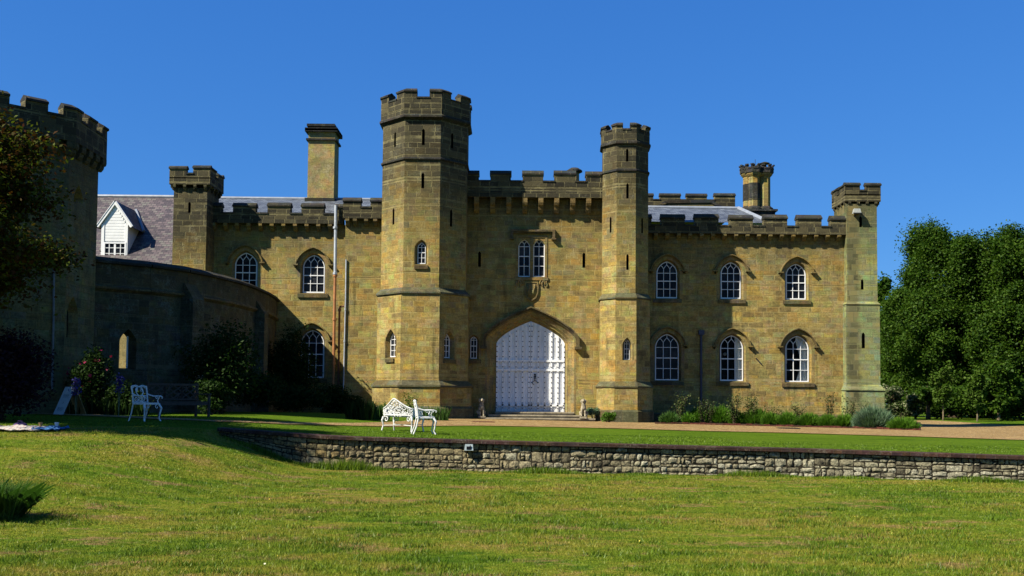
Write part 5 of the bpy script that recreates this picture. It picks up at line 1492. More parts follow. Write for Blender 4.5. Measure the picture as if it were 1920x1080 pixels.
def loveseat(label, loc, yaw, S=1.0):
    t = thing('garden_loveseat', label, 'bench', loc); T0 = xf(loc, yaw); T = lambda x, y, z: T0(x * S, y * S, z * S)
    W, D, SH = 1.05, 0.46, 0.42
    mk = lambda n, m: obj(n, m, M['castiron'], t)
    s = MB()
    s.add([T(-W / 2, -D / 2, SH), T(W / 2, -D / 2, SH), T(W / 2, D / 2, SH), T(-W / 2, D / 2, SH), T(-W / 2, -D / 2, SH + .04), T(W / 2, -D / 2, SH + .04), T(W / 2, D / 2, SH + .04), T(-W / 2, D / 2, SH + .04)],
          [(0, 3, 2, 1), (4, 5, 6, 7), (0, 1, 5, 4), (1, 2, 6, 5), (2, 3, 7, 6), (3, 0, 4, 7)]); mk('seat', s)
    # curved back that wraps to the arms: outline heights along a bow
    b = MB(); N = 30; top, low, prof = [], [], []
    def bow(q):                                      # q 0..1 from left front arm round the back to the right front arm
        if q < .22: return (-W / 2 - .02, mix(-D / 2, D / 2, q / .22))
        if q > .78: return (W / 2 + .02, mix(D / 2, -D / 2, (q - .78) / .22))
        return (mix(-W / 2, W / 2, (q - .22) / .56), D / 2 + .06 * math.sin(math.pi * (q - .22) / .56))
    def hgt(q): return SH + .2 + .27 * math.exp(-((q - .5) / .2) ** 2) + .05 * math.exp(-((q - .5) / .06) ** 2)
    for i in range(N + 1):
        q = i / N; x, y = bow(q); k = .10 * (hgt(q) - SH - .2) / .3
        top.append(T(x, y + k, hgt(q))); low.append(T(x, y, SH + .05))
    b.tube(top, .02 * S, 7); b.tube(low, .016 * S, 6)
    rg = random.Random(5)
    for i in range(46):                               # pierced vine scrollwork between the rails
        q = (i + .5) / 46; x, y = bow(q); h0, h1 = SH + .05, hgt(q)
        nn = 2 if h1 - h0 < .3 else 4
        for j in range(nn):
            f = (j + rg.uniform(.2, .8)) / nn; z = mix(h0, h1, f); r = rg.uniform(.035, .05)
            a0 = rg.uniform(0, 6.3); pts = []
            for m in range(9):
                a = a0 + m * .62; dq = (r * .8 * math.cos(a)) / 1.9; xx, yy = bow(min(1, max(0, q + dq))); k = .1 * max(0, (z - SH - .2)) / .3
                pts.append(T(xx, yy + k, min(h1, max(h0, z + r * math.sin(a)))))
            b.tube(pts, .0105 * S, 5)
    mk('backrest', b)
    for sx in (-1, 1):
        for sy in (-1, 1):
            l = MB(); y0 = sy * D / 2
            l.tube([T(sx * W / 2, y0, SH), T(sx * (W / 2 + .03), y0 + sy * .03, SH - .1), T(sx * (W / 2 + .01), y0, .18), T(sx * (W / 2 + .03), y0 + sy * .05, 0)], [.035 * S, .03 * S, .018 * S, .02 * S], 7)
            scroll(l, T, sx * (W / 2 - .1), SH - .07, y0, .075, 1.0, .016 * S, 1.6, sx)
            mk('leg', l)
    st = MB(); st.tube([T(-W / 2, D / 2, .17), T(W / 2, -D / 2, .2)], .01, 5); st.tube([T(W / 2, D / 2, .17), T(-W / 2, -D / 2, .2)], .01, 5); mk('stretcher', st)
p = hit(754, 809); loveseat('white cast iron loveseat with pierced high back, left of the armchair on the lawn', (p.x, p.y + .1, p.z), R(146), 0.98)

def wooden_bench(label, a, b, z):
    d = (b - a); d.z = 0; L = d.length; yaw = math.atan2(d.y, d.x)
    t = thing('garden_bench', label, 'bench', (a.x, a.y, z)); T = xf((a.x, a.y, z), yaw)      # x along the bench, -y forward
    mk = lambda n, m: obj(n, m, M['teak'], t)
    def bx(mb, x0, x1, y0, y1, z0, z1): mb.add([T(x0, y0, z0), T(x1, y0, z0), T(x1, y1, z0), T(x0, y1, z0), T(x0, y0, z1), T(x1, y0, z1), T(x1, y1, z1), T(x0, y1, z1)], [(0, 3, 2, 1), (4, 5, 6, 7), (0, 1, 5, 4), (1, 2, 6, 5), (2, 3, 7, 6), (3, 0, 4, 7)])
    s = MB()
    for i in range(5): bx(s, 0, L, -.5 + i * .1, -.5 + i * .1 + .08, .42, .445)
    bx(s, 0, L, -.5, -.46, .34, .419); mk('seat', s)
    bk = MB(); TH = .95
    bx(bk, 0, L, 0, .05, TH - .06, TH); bx(bk, 0, L, .002, .048, .48, .53)
    P = (T(0, .0, 0) * 1, Vector((math.cos(yaw), math.sin(yaw), 0)), Vector((math.sin(yaw), -math.cos(yaw), 0)))
    P = (Vector((P[0].x, P[0].y, 0)), P[1], P[2])
    for k in range(3):
        x0, x1 = L * k / 3, L * (k + 1) / 3; z0, z1 = z + .53, z + TH - .06; w = .03
        for xx in (x0, x1): bk.bar(P, (min(max(xx, .03), L - .03), z0), (min(max(xx, .03), L - .03), z1), .045, -.045, -.003)
        xm = (x0 + x1) / 2; zm_ = (z0 + z1) / 2
        for (p0, p1) in (((x0, z0), (x1, z1)), ((x0, z1), (x1, z0)), ((x0, zm_), (xm, z1)), ((xm, z1), (x1, zm_)), ((x1, zm_), (xm, z0)), ((xm, z0), (x0, zm_)), ((mix(x0, xm, .5), z1), (mix(x0, xm, .5), zm_)), ((mix(x1, xm, .5), z0), (mix(x1, xm, .5), zm_))):
            bk.bar(P, p0, p1, w, -.04, -.01 - rng.random() * .003)
    mk('backrest', bk)
    for x0 in (0.0, L - .06):
        ar = MB(); bx(ar, x0 - .01, x0 + .07, -.56, .0, .64, .675); mk('armrest', ar)
        l = MB(); bx(l, x0, x0 + .06, -.53, -.47, 0, .64); mk('leg', l)
        l = MB(); bx(l, x0, x0 + .06, .051, .11, 0, TH + .02); mk('leg', l)
a, b_ = hit(276, 781), hit(371, 779)
za = h_up(a.x, 29)
A = at(276, 770, 28.0); B = at(372, 770, 29.4)
wooden_bench('grey wooden garden bench with lattice back in shade by the curved wall', Vector((A.x, A.y, 0)), Vector((B.x, B.y, 0)), h_up(-8.8, 28.5) + .0)

# A-frame sign
q = hit(131, 778)
sg = thing('sandwich_board', 'white folding sandwich board standing on the grass by the shaded path', 'sign', q)
S1 = 0.0
yaw = R(-38)
T = xf(q, yaw)
def leaf_board(sgn, name, mat):
    b = MB(); W, H, sp = 0.56, 0.84, 0.38
    y0, y1 = sgn * sp, sgn * .015; th = .02 * sgn
    b.add([T(-W / 2, y0, 0), T(W / 2, y0, 0), T(W / 2, y1, H), T(-W / 2, y1, H), T(-W / 2, y0 - th, 0), T(W / 2, y0 - th, 0), T(W / 2, y1 - th, H), T(-W / 2, y1 - th, H)], [(0, 1, 2, 3), (7, 6, 5, 4), (0, 4, 5, 1), (1, 5, 6, 2), (2, 6, 7, 3), (3, 7, 4, 0)])
    o = obj(name, b, M[mat], sg)
    return o
fr = leaf_board(-1, 'front_board', 'signboard'); bk_ = leaf_board(1, 'rear_board', 'signwood')
ink = MB(); rg = random.Random(3)
for (zc, hh, n) in ((.74, .05, 1), (.56, .09, 4), (.36, .06, 1), (.17, .1, 4)):     # the worn lettering, too small to read in the photo
    for i in range(n):
        x0 = (i - (n - 1) / 2) * .085
        for (xa_, xb_, za_, zb__) in ((x0 - .03, x0 - .018, -hh / 2, hh / 2), (x0 + .018, x0 + .03, -hh / 2, hh / 2), (x0 - .018, x0 + .018, hh * (.5 - .16), hh / 2))[:3]:
            pts = []
            for xx, zz_ in ((xa_, zc + za_), (xb_, zc + za_), (xb_, zc + zb__), (xa_, zc + zb__)):
                yy = mix(-.38, -.015, zz_ / .84) - .004; pts.append(T(xx, yy, zz_))
            ink.add(pts, [(0, 1, 2, 3)])
obj('lettering', ink, M['signink'], fr)

# picnic blankets with things on them
def blanket(label, px, py, w, d_, cols, seed):
    c = hit(px, py, h_up); rg = random.Random(seed); b = MB(); n = 14
    for j in range(n + 1):
        for i in range(n + 1):
            x = c.x + (i / n - .5) * w + .04 * math.sin(j * 1.1); y = c.y + (j / n - .5) * d_ + .05 * math.sin(i * .9 + seed)
            b.v.append((x, y, h_up(x, y) + .05 + .035 * (math.sin(i * 1.7 + seed) * math.sin(j * 1.3)) + rg.uniform(0, .03)))
    for j in range(n):
        for i in range(n): b.f.append((j * (n + 1) + i, j * (n + 1) + i + 1, (j + 1) * (n + 1) + i + 1, (j + 1) * (n + 1) + i))
    o = obj('picnic_blanket', b, cols, smooth=True); m = o.modifiers.new('thick', 'SOLIDIFY'); m.thickness = .02
    return tag(o, label, 'blanket'), c
def striped():
    t = NT('striped_blanket'); p = t.pos(); w_ = t.n('TexWave', {'Vector': t.n('Mapping', {0: p, 2: (0, 0, .4)}).outputs[0], 'Scale': 2.2, 'Distortion': 1.5})
    return t.done(t.ramp(w_.outputs[0], [(.2, (.45, .42, .36)), (.42, (.4, .36, .3)), (.46, (.4, .08, .05)), (.62, (.08, .1, .28)), (.7, (.42, .4, .34))], 'CONSTANT'), .9)
M['stripe'] = striped(); M['bluecloth'] = simple('blue_blanket_cloth', (.03, .13, .3), .9, .4, 6, col2=(.03, .12, .32))
M['bagcloth'] = simple('dark_violet_bag_cloth', (.06, .03, .12), .9, .4, 8)
_, c1 = blanket('rumpled white, red and blue striped picnic blanket at the left edge', 20, 807, 1.5, .9, M['stripe'], 1)
_, c2 = blanket('crumpled blue picnic blanket right of the striped one', 92, 808, .55, .6, M['bluecloth'], 2)
def bag(label, px, py, s, mat):
    c = hit(px, py); b = MB(); b.ball((c.x, c.y, c.z + s * .42), (s, s * .7, s * .45), 12, 8); b.ball((c.x + s * .6, c.y, c.z + s * .3), (s * .5, s * .5, s * .3), 10, 6)
    b.tube([(c.x - s * .5, c.y, c.z + s * .7), (c.x - s * .3, c.y, c.z + s * 1.05), (c.x + s * .2, c.y, c.z + s * 1.0), (c.x + s * .4, c.y, c.z + s * .7)], s * .07, 6)
    tag(obj('bag', b, M[mat], smooth=True), label, 'bag')
bag('dark violet bag lying behind the striped picnic blanket', 38, 803.5, .16, 'bagcloth')
for (px, py, mat, lab) in ((76, 803.5, 'signwood', 'small yellowish cup on the left of the blue blanket'), (106, 803.5, 'white', 'small white cup on the right of the blue blanket')):
    c = hit(px, py + 3); b = MB(); b.lathe8((c.x, c.y), [(.03, c.z + .08), (.045, c.z + .17), (.038, c.z + .17), (.026, c.z + .09)], n=10); tag(obj('cup', b, M[mat]), lab, 'cup')

# ------------------------------------------------------------------ seated stone dogs
def dog(label, px, yaw):
    x = on_plane(px, 780, front(46.2))[0]; loc = (x, 46.15, STEP_Z)
    t = thing('dog_statue', label, 'statue', loc); T = xf(loc, yaw)        # -y is where it looks
    pl_ = MB(); pl_.add([T(-.16, -.3, 0), T(.16, -.3, 0), T(.16, .3, 0), T(-.16, .3, 0), T(-.16, -.3, .07), T(.16, -.3, .07), T(.16, .3, .07), T(-.16, .3, .07)], [(4, 5, 6, 7), (0, 1, 5, 4), (1, 2, 6, 5), (2, 3, 7, 6), (3, 0, 4, 7)])
    obj('base', pl_, M['statue'], t)
    b = MB(); Rz = Matrix.Rotation(yaw, 3, 'Z')
    b.tube([T(0, .2, .12), T(0, .15, .25), T(0, .02, .42), T(0, -.07, .55), T(0, -.09, .66), T(0, -.1, .74)], [.10, .135, .125, .115, .085, .075], 12)
    b.ball(T(0, -.08, .46), (.12, .12, .13), 12, 8, Rz)
    b.ball(T(0, -.12, .80), (.085, .10, .09), 12, 8, Rz)
    b.tube([T(0, -.17, .79), T(0, -.25, .765), T(0, -.275, .76)], [.06, .046, .03], 10)
    b.ball(T(0, -.275, .78), .018, 6, 5)
    for s in (-1, 1):
        b.tube([T(s * .07, -.1, .84), T(s * .10, -.09, .82), T(s * .105, -.10, .75), T(s * .10, -.11, .69)], [.025, .035, .035, .015], 7)
        b.tube([T(s * .075, -.08, .45), T(s * .08, -.14, .28), T(s * .08, -.16, .12), T(s * .08, -.17, .08)], [.06, .045, .036, .036], 9)
        b.ball(T(s * .08, -.2, .095), (.042, .07, .032), 9, 6, Rz)
        b.tube([T(s * .11, .16, .2), T(s * .14, .02, .25), T(s * .13, -.02, .16), T(s * .12, .08, .10)], [.08, .085, .06, .05], 9)
        b.tube([T(s * .12, .1, .09), T(s * .12, -.05, .09)], [.04, .035], 8)
        b.ball(T(s * .035, -.195, .815), .012, 6, 4)
    b.tube([T(0, .28, .1), T(.1, .3, .1), T(.17, .2, .1)], [.03, .028, .015], 7)
    o = obj('dog_body', b, M['statue'], t, smooth=True)
    rm = o.modifiers.new('join', 'REMESH'); rm.mode = 'VOXEL'; rm.voxel_size = .016; rm.use_smooth_shade = True
    sm_ = o.modifiers.new('soft', 'SMOOTH'); sm_.iterations = 2
dog('seated stone dog statue on the left end of the gate steps', 902, R(12))
dog('seated stone dog statue on the right end of the gate steps', 1094, R(-8))

# ------------------------------------------------------------------ plants
def leaves_np(rg, C, size, up=0.35, aspect=0.55, droop=0.0, outward=None):
    """rhombic leaves centred on the points C; returns V, F"""
    n = len(C)
    d = rg.normal(size=(n, 3)); d[:, 2] = d[:, 2] * 0.7 - droop
    d /= np.linalg.norm(d, axis=1)[:, None]
    nn = rg.normal(size=(n, 3)); nn[:, 2] += up * 3
    if outward is not None: nn += outward * 1.2
    nn -= d * (nn * d).sum(1)[:, None]; nn /= np.maximum(np.linalg.norm(nn, axis=1)[:, None], 1e-6)
    s = np.cross(d, nn)
    L = (size * rg.uniform(0.6, 1.3, n))[:, None]
    V = np.empty((n, 4, 3)); V[:, 0] = C - d * L * .5; V[:, 1] = C + s * L * aspect * .5 + nn * L * .08; V[:, 2] = C + d * L * .5; V[:, 3] = C - s * L * aspect * .5 + nn * L * .08
    return V.reshape(-1, 3), np.arange(n * 4).reshape(n, 4)

def blades_np(rg, base, h, w, lean=0.25):
    n = len(base); a = rg.uniform(0, 2 * np.pi, n); b2 = rg.uniform(0, 2 * np.pi, n)
    hh = h * rg.uniform(.55, 1.25, n) if not hasattr(h, 'shape') else h
    ln = lean * rg.uniform(.2, 1.3, n) * hh
    side = np.stack([np.cos(a), np.sin(a), np.zeros(n)], 1) * ((w if hasattr(w, 'shape') else np.full(n, w))[:, None]) * .5
    tip = base + np.stack([np.cos(b2) * ln, np.sin(b2) * ln, hh], 1)
    V = np.empty((n, 3, 3)); V[:, 0] = base - side; V[:, 1] = base + side; V[:, 2] = tip
    return V.reshape(-1, 3), np.arange(n * 3).reshape(n, 3)

def in_ell(rg, n, shell=0.0):
    d = rg.normal(size=(n, 3)); d /= np.linalg.norm(d, axis=1)[:, None]
    return d, d * (rg.uniform(shell ** 3, 1, n) ** (1 / 3.))[:, None]

def crown_points(rg, clumps, per, soft=False):
    P, O = [], []
    for (c, r) in clumps:
        d, q = in_ell(rg, per, 0.35)
        if soft: q = np.clip(rg.normal(size=(per, 3)) * .47, -1.35, 1.35); d = q / np.maximum(np.linalg.norm(q, axis=1)[:, None], 1e-6)
        q = q * np.array(r) + np.array(c); P.append(q); O.append(d)
    return np.concatenate(P), np.concatenate(O)

def tree(name, label, cat, base, trunk_h, crown, n_cl, per, size, mat, bark='bark', tr=0.3, seed=1, clump=(0.22, 0.34), flat=0.75, group=None, limbs=9, gap=0.55, lean=(0, 0), up=0.35, shade_boughs=()):
    """crown = (dx, dy, z, rx, ry, rz) above the base"""
    rg = np.random.default_rng(seed)
    t = thing(name, label, cat, base, group)
    bx, by, bz = base; cx, cy, cz = bx + crown[0], by + crown[1], bz + crown[2]; rx, ry, rz = crown[3:6]
    cl = []
    d, _ = in_ell(rg, n_cl)
    for i in range(n_cl):
        f = rg.uniform(gap, 0.87); k = rg.uniform(*clump)
        lump = 1 + .16 * math.sin(3 * d[i][0] + 5 * d[i][2] + seed)
        c = (cx + d[i][0] * rx * f * lump, cy + d[i][1] * ry * f * lump, cz + d[i][2] * rz * f * lump)
        cl.append((c, (rx * k, ry * k, rz * k * flat)))
    main = len(cl)
    for (ex, ey, ez, er, en) in shade_boughs:                # unseen boughs added to cast shadow on the lawn and sign
        dd, _ = in_ell(rg, en)
        for i in range(en):
            f = rg.uniform(.3, .85); cl.append(((bx + ex + dd[i][0] * er * f, by + ey + dd[i][1] * er * f, bz + ez + dd[i][2] * er * f * .8), (er * .33, er * .33, er * .2)))
    P, O = crown_points(rg, cl, per, True)
    V, F = leaves_np(rg, P, size, up, .6, .15, O)
    me = np_mesh('crown', V, F); me.transform(Matrix.Translation((0, 0, 0)))
    link('crown', me, M[mat], t)
    b = MB()
    top = (cx + lean[0], cy + lean[1], cz + rz * .3)
    mid = (mix(bx, cx, .4), mix(by, cy, .4), bz + trunk_h)
    b.tube([(bx, by, bz - .3), (bx + .02, by, bz + .3), mid, top], [tr * 1.4, tr, tr * .75, tr * .15], 10)
    for (ex, ey, ez, er, en) in shade_boughs: b.tube([Vector(mid), Vector(mid).lerp(Vector((bx + ex, by + ey, bz + ez)), .5) + Vector((0, 0, .4)), (bx + ex, by + ey, bz + ez)], [tr * .6, tr * .4, tr * .1], 8)
    for i in range(min(limbs, n_cl)):
        c = cl[i][0]; s0 = Vector(mid).lerp(Vector(top), rg.uniform(0, .5))
        m_ = s0.lerp(Vector(c), .55) + Vector((0, 0, rg.uniform(-.2, .5)))
        b.tube([s0, m_, Vector(c)], [tr * .4, tr * .22, tr * .05], 6)
    obj('trunk', b, M[bark], t, smooth=True)
    return t

def shrub(name, label, cat, px, py, w, h, mat, n=1500, size=.09, seed=1, Y=None, group=None, depth=None, stems=True, flowers=None, up=.3, z=None):
    c = hit(px, py) if Y is None else at(px, py, Y)
    if Y is not None: c.z = h_up(c.x, c.y) if z is None else z
    rg = np.random.default_rng(seed); d_ = depth or w * .8
    t = thing(name, label, cat, c, group)
    k = max(5, int(n / 160)); cl = []
    dd, _ = in_ell(rg, k)
    for i in range(k):
        f = rg.uniform(.3, .75); cl.append(((c.x + dd[i][0] * w / 2 * f, c.y + dd[i][1] * d_ / 2 * f, c.z + h * .5 + dd[i][2] * h * .5 * f), (w * .22, d_ * .22, h * .2)))
    P, O = crown_points(rg, cl, n // k); P[:, 2] = np.maximum(P[:, 2], c.z + .03)
    V, F = leaves_np(rg, P, size, up, .5, 0, O); link('foliage', np_mesh('foliage', V, F), M[mat], t)
    b = MB()
    for i in range(5):
        q = cl[i % k][0]; b.tube([(c.x + rg.uniform(-.1, .1), c.y + rg.uniform(-.1, .1), c.z - .05), q], [.025, .01], 5)
    obj('stems', b, M['bark'], t)
    if flowers:
        mat2, nf, sf = flowers; idx = rg.choice(len(P), nf); V, F = leaves_np(rg, P[idx] + O[idx] * .06 + np.array([0, -.05, .03]), sf, .3, .9); link('flowers', np_mesh('flowers', V, F), M[mat2], t)
    return t

def mound(label, px, py, w, h, mat='mound', n=2600, seed=1, size=.012, name='mound_plant', cat='plant', lean=.5):
    """a dome of fine upright shoots"""
    w *= 1.2; h *= 1.4
    c = hit(px, py); c.y += w * .3; c.z = h_up(c.x, c.y) + .04; rg = np.random.default_rng(seed)
    t = thing(name, label, cat, c)
    d, q = in_ell(rg, n, .2); q[:, 2] = np.abs(q[:, 2])
    base = q * np.array([w / 2, w * .38, h * .75]) * .9 + np.array(c)
    outw = d * np.array([1, 1, .6])
    tip = outw * (.12 + .10 * rg.uniform(0, 1, n))[:, None] * (.5 + h) + np.stack([np.zeros(n), np.zeros(n), rg.uniform(.05, .22, n) * (.4 + h)], 1)
    a = rg.normal(size=(n, 3)); a /= np.linalg.norm(a, axis=1)[:, None]
    s = np.cross(tip, a); s /= np.maximum(np.linalg.norm(s, axis=1)[:, None], 1e-6); s *= size * rg.uniform(.7, 1.5, n)[:, None]
    V = np.empty((n, 4, 3)); V[:, 0] = base - s * .6; V[:, 1] = base + tip * .5 - s; V[:, 2] = base + tip; V[:, 3] = base + tip * .5 + s
    link('shoots', np_mesh('shoots', V.reshape(-1, 3), np.arange(n * 4).reshape(n, 4)), M[mat], t)
    return t

def rose(label, px, py, h, w=.7, n=420, seed=1, mat='rose', name='rose_bush', dy=.9, bloom=None):
    yy = hit(px, py).y + dy if py < 785.5 else 46.9 - .5 * (w > .75)
    c = at(px, 780, yy); c.z = h_up(c.x, c.y) + .03; rg = np.random.default_rng(seed)
    t = thing(name, label, 'rose bush', c)
    b = MB(); P = []
    for i in range(7):
        a = rg.uniform(0, 6.28); r = rg.uniform(.2, .5) * w; hh = h * rg.uniform(.65, 1.0)
        p0, p2 = Vector((c.x + .05 * math.cos(a), c.y + .05 * math.sin(a), c.z)), Vector((c.x + r * math.cos(a), c.y + r * math.sin(a) * .7, c.z + hh))
        p1 = p0.lerp(p2, .5) + Vector((0, 0, .1)); b.tube([p0, p1, p2], [.014, .01, .005], 5)
        m = n // 7; s = rg.uniform(.2, 1.0, m)[:, None]
        q = np.array(p0) * (1 - s) + np.array(p2) * s + rg.normal(size=(m, 3)) * .085 * (.4 + s); P.append(q)
    P = np.concatenate(P); V, F = leaves_np(rg, P, .085, .4, .65)
    link('foliage', np_mesh('foliage', V, F), M[mat], t); obj('stems', b, M['bark'], t)
    if bloom:
        k = rg.choice(len(P), bloom[1]); V, F = leaves_np(rg, np.repeat(P[k], 5, 0) + rg.normal(size=(bloom[1] * 5, 3)) * .025, .07, .3, .9); link('flowers', np_mesh('flowers', V, F), M[bloom[0]], t)
    return t

def swords(label, px, py, w, h, n, mat='iris', seed=1, name='iris_clump', wd=.03, dy=0.0, lean=.35, depth=None, group=None, f=h_up):
    c = hit(px, py, f); c.y += dy; c.z = f(c.x, c.y); rg = np.random.default_rng(seed)
    t = thing(name, label, 'plant', c, group)
    base = np.stack([c.x + rg.uniform(-w / 2, w / 2, n), c.y + rg.uniform(-.5, .5, n) * (depth or w * .4), np.full(n, c.z)], 1)
    hh = h * rg.uniform(.45, 1.1, n); a = rg.uniform(0, 6.28, n); ln = lean * rg.uniform(.1, 1.2, n) * hh
    o = np.stack([np.cos(a) * ln, np.sin(a) * ln, np.zeros(n)], 1); up_ = np.stack([np.zeros(n), np.zeros(n), hh], 1)
    b2 = rg.uniform(0, 3.14, n); s = np.stack([np.cos(b2), np.sin(b2), np.zeros(n)], 1) * wd * .5
    V = np.empty((n, 5, 3)); V[:, 0] = base - s; V[:, 1] = base + s; V[:, 2] = base + o * .35 + up_ * .6 + s * .9; V[:, 3] = base + o + up_; V[:, 4] = base + o * .35 + up_ * .6 - s * .9
    link('leaves', np_mesh('leaves', V.reshape(-1, 3), np.arange(n * 5).reshape(n, 5)), M[mat], t)
    return t

# flower bed in front of the right wing
mound('bright green mound plant left of the drainpipe foot, first of the sunlit mounds', 1309, 794, .62, .5, seed=1)
mound('wide bright green mound under the second lower window from the left', 1352, 795.5, .95, .62, seed=2, n=3600)
mound('darker green mound touching the right side of the widest mound', 1384, 796.5, .6, .42, seed=3)
mound('tall tufted green mound below the two tallest roses', 1420, 797.5, .95, .56, seed=4, n=3600)
mound('low green mound between the tall tufted mound and the third window', 1447, 798.5, .6, .42, seed=5)
mound('rounded green mound just left of the third lower window', 1480, 799.5, .7, .46, seed=6)
mound('green mound directly under the third lower window', 1520, 800.5, .75, .44, seed=7)
mound('small green mound at the foot of the corner turret left edge', 1554, 801.5, .6, .40, seed=8)
mound('green mound in front of the corner turret', 1588, 802.5, .8, .42, seed=9)
mound('large silvery green lavender mound in front of the corner turret right edge', 1645, 805, 1.35, .74, 'silver', 5200, 10, name='lavender_bush')
mound('low olive green mound at the right end of the flower bed', 1700, 807, 1.1, .36, 'mound', 3000, 11)
mound('dim green low plant in shade at the left end of the bed', 1257, 795, .7, .36, 'iris', 1500, 12)
mound('small yellowish plant between the shaded rose and the first sunlit mound', 1292, 795, .4, .34, 'lightleaf' if False else 'mound', 900, 13)
rose('shaded rose bush in front of the first lower window', 1274, 790, 1.3, .8, 520, 21)
rose('reddish leaved rose at the foot of the blue drainpipe', 1318, 791, 1.15, .6, 380, 22)
rose('tall rose bush left of the shadow edge, below the second lower window', 1377, 791, 1.5, .8, 560, 23)
rose('tall sunlit rose bush right of the shadow edge', 1408, 792, 1.45, .85, 620, 24)
rose('short rose between the drainpipe and the widest mound', 1333, 792, .95, .6, 300, 25)
rose('sprawling rose bush between the second and third lower windows', 1456, 794, .85, 1.0, 420, 26)
rose('sprawling rose left of the third lower window foot', 1500, 795, .95, .9, 420, 27)
rose('upright rose with pale leaves against the wall right of the third window', 1556, 792, 1.55, .5, 380, 28)
rose('rose bush standing in front of the corner turret base', 1593, 793, 1.35, .7, 520, 29)
rose('wiry rose behind the lavender bush', 1627, 795, 1.1, .9, 460, 30)
rose('brownish leafy plant right of the lavender bush', 1683, 799, .8, .9, 420, 31)
# beside the gate and towers
swords('sunlit iris clump against the left gate tower base', 707, 786, 1.0, .7, 260, seed=41)
swords('shaded iris clump against the linking wall', 675, 787, 1.0, .75, 220, 'shrub', 42)
swords('iris clump behind the white armchair at the gate tower corner', 808, 788, 1.5, .62, 320, seed=43, dy=-.4)
shrub('wild_shrub', 'small leafy shrub right of the right dog statue', 'shrub', 1111, 788, .8, .8, 'silver', 900, .09, 44, Y=46.4)
shrub('wild_shrub', 'bushy green shrub at the base of the right gate tower', 'shrub', 1141, 791, .95, .65, 'mound', 900, .09, 45, Y=44.9)
rose('spindly yellowish shrub behind the loveseat at the left gate tower base', 772, 784, 1.0, .8, 420, 46, 'lightleaf', 'wild_shrub', dy=-.8)
# shaded planting left of the gate tower
shrub('dark_shrub', 'tall dark shrub against the curved wall beside the second lancet', 'shrub', 415, 780, 3.0, 3.4, 'shrub', 7000, .13, 50, Y=34.5)
shrub('climbing_shrub', 'big dark climbing shrub covering the corner by the lower left window', 'shrub', 548, 780, 2.6, 4.3, 'shrub', 9000, .13, 51, Y=45.6, depth=1.6)
shrub('dark_shrub', 'low dark shrub under the lower left window', 'shrub', 618, 780, 2.3, 1.5, 'shrub', 4200, .12, 52, Y=45.8)
shrub('dark_shrub', 'dark shrub between the bench and the climbing shrub', 'shrub', 480, 785, 3.0, 1.7, 'shrub', 5200, .12, 53, Y=38.5)
shrub('dark_shrub', 'dark shrub spreading in front of the climbing shrub', 'shrub', 560, 788, 3.0, 1.25, 'shrub', 4800, .12, 54, Y=42.0)
shrub('dark_shrub', 'rounded low shrub at the foot of the rusty drainpipe', 'shrub', 658, 785, 1.5, 1.0, 'shrub', 2600, .11, 55, Y=45.9)
shrub('dark_shrub', 'dark shrub behind the right end of the wooden bench', 'shrub', 392, 785, 1.5, 1.15, 'shrub', 2400, .11, 56, Y=32.5)
shrub('climbing_rose', 'climbing rose with magenta flowers at the foreground tower corner', 'rose bush', 165, 782, 1.6, 2.2, 'shrub', 3600, .11, 57, Y=31.6, flowers=('magenta', 55, .11))
shrub('dark_shrub', 'dark leafy shrub below the first lancet of the curved wall', 'shrub', 232, 785, 1.5, 1.3, 'shrub', 2400, .11, 58, Y=31.5)
shrub('purple_bush', 'big rounded dark purple bush at the left edge', 'bush', 2, 800, 2.5, 2.5, 'purple', 15000, .10, 59, Y=25.6, depth=2.6)
for (px, py, hh, sd, lab) in ((142, 727, .5, 60, 'blue delphinium flowers beside the sandwich board'), (222, 722, .45, 61, 'blue delphinium flowers left of the shaded armchair')):
    c = at(px, 780, 29.6); c.z = h_up(c.x, c.y); top = at(px, py, 29.6); rg = np.random.default_rng(sd); t = thing('delphinium', lab, 'flower', c)
    b = MB(); P = []
    for k in range(3):
        dx = rg.uniform(-.12, .12); b.tube([c, (c.x + dx * .5, c.y, (c.z + top.z) / 2), (c.x + dx, c.y, top.z + .25)], [.012, .01, .005], 5)
        s = rg.uniform(0, 1, 60)[:, None]; P.append(np.array([c.x + dx, c.y, top.z - .2]) + s * np.array([0, 0, .45]) + rg.normal(size=(60, 3)) * np.array([.055, .055, .03]))
    V, F = leaves_np(rg, np.concatenate(P), .07, .2, .9); link('flowers', np_mesh('flowers', V, F), M['bluepetal'], t); obj('stems', b, M['stalk'], t)
swords('row of pale seed stalks in the shaded border', 205, 776, 2.0, .95, 150, 'stalk', 62, 'stalk_clump', .02, 0.0, .12, .6)
swords('dark leafy border plants below the pale stalks', 200, 778, 2.2, .55, 300, 'shrub', 63, 'border_plant', .05, 0.1, .6, .8)
# ornamental grass clump in the left foreground
swords('tufted dark green grass clump at the left edge of the lawn', 2, 972, .46, .50, 1500, 'iris', 64, 'grass_clump', .009, 0.0, 1.25, .46, f=h_lo)

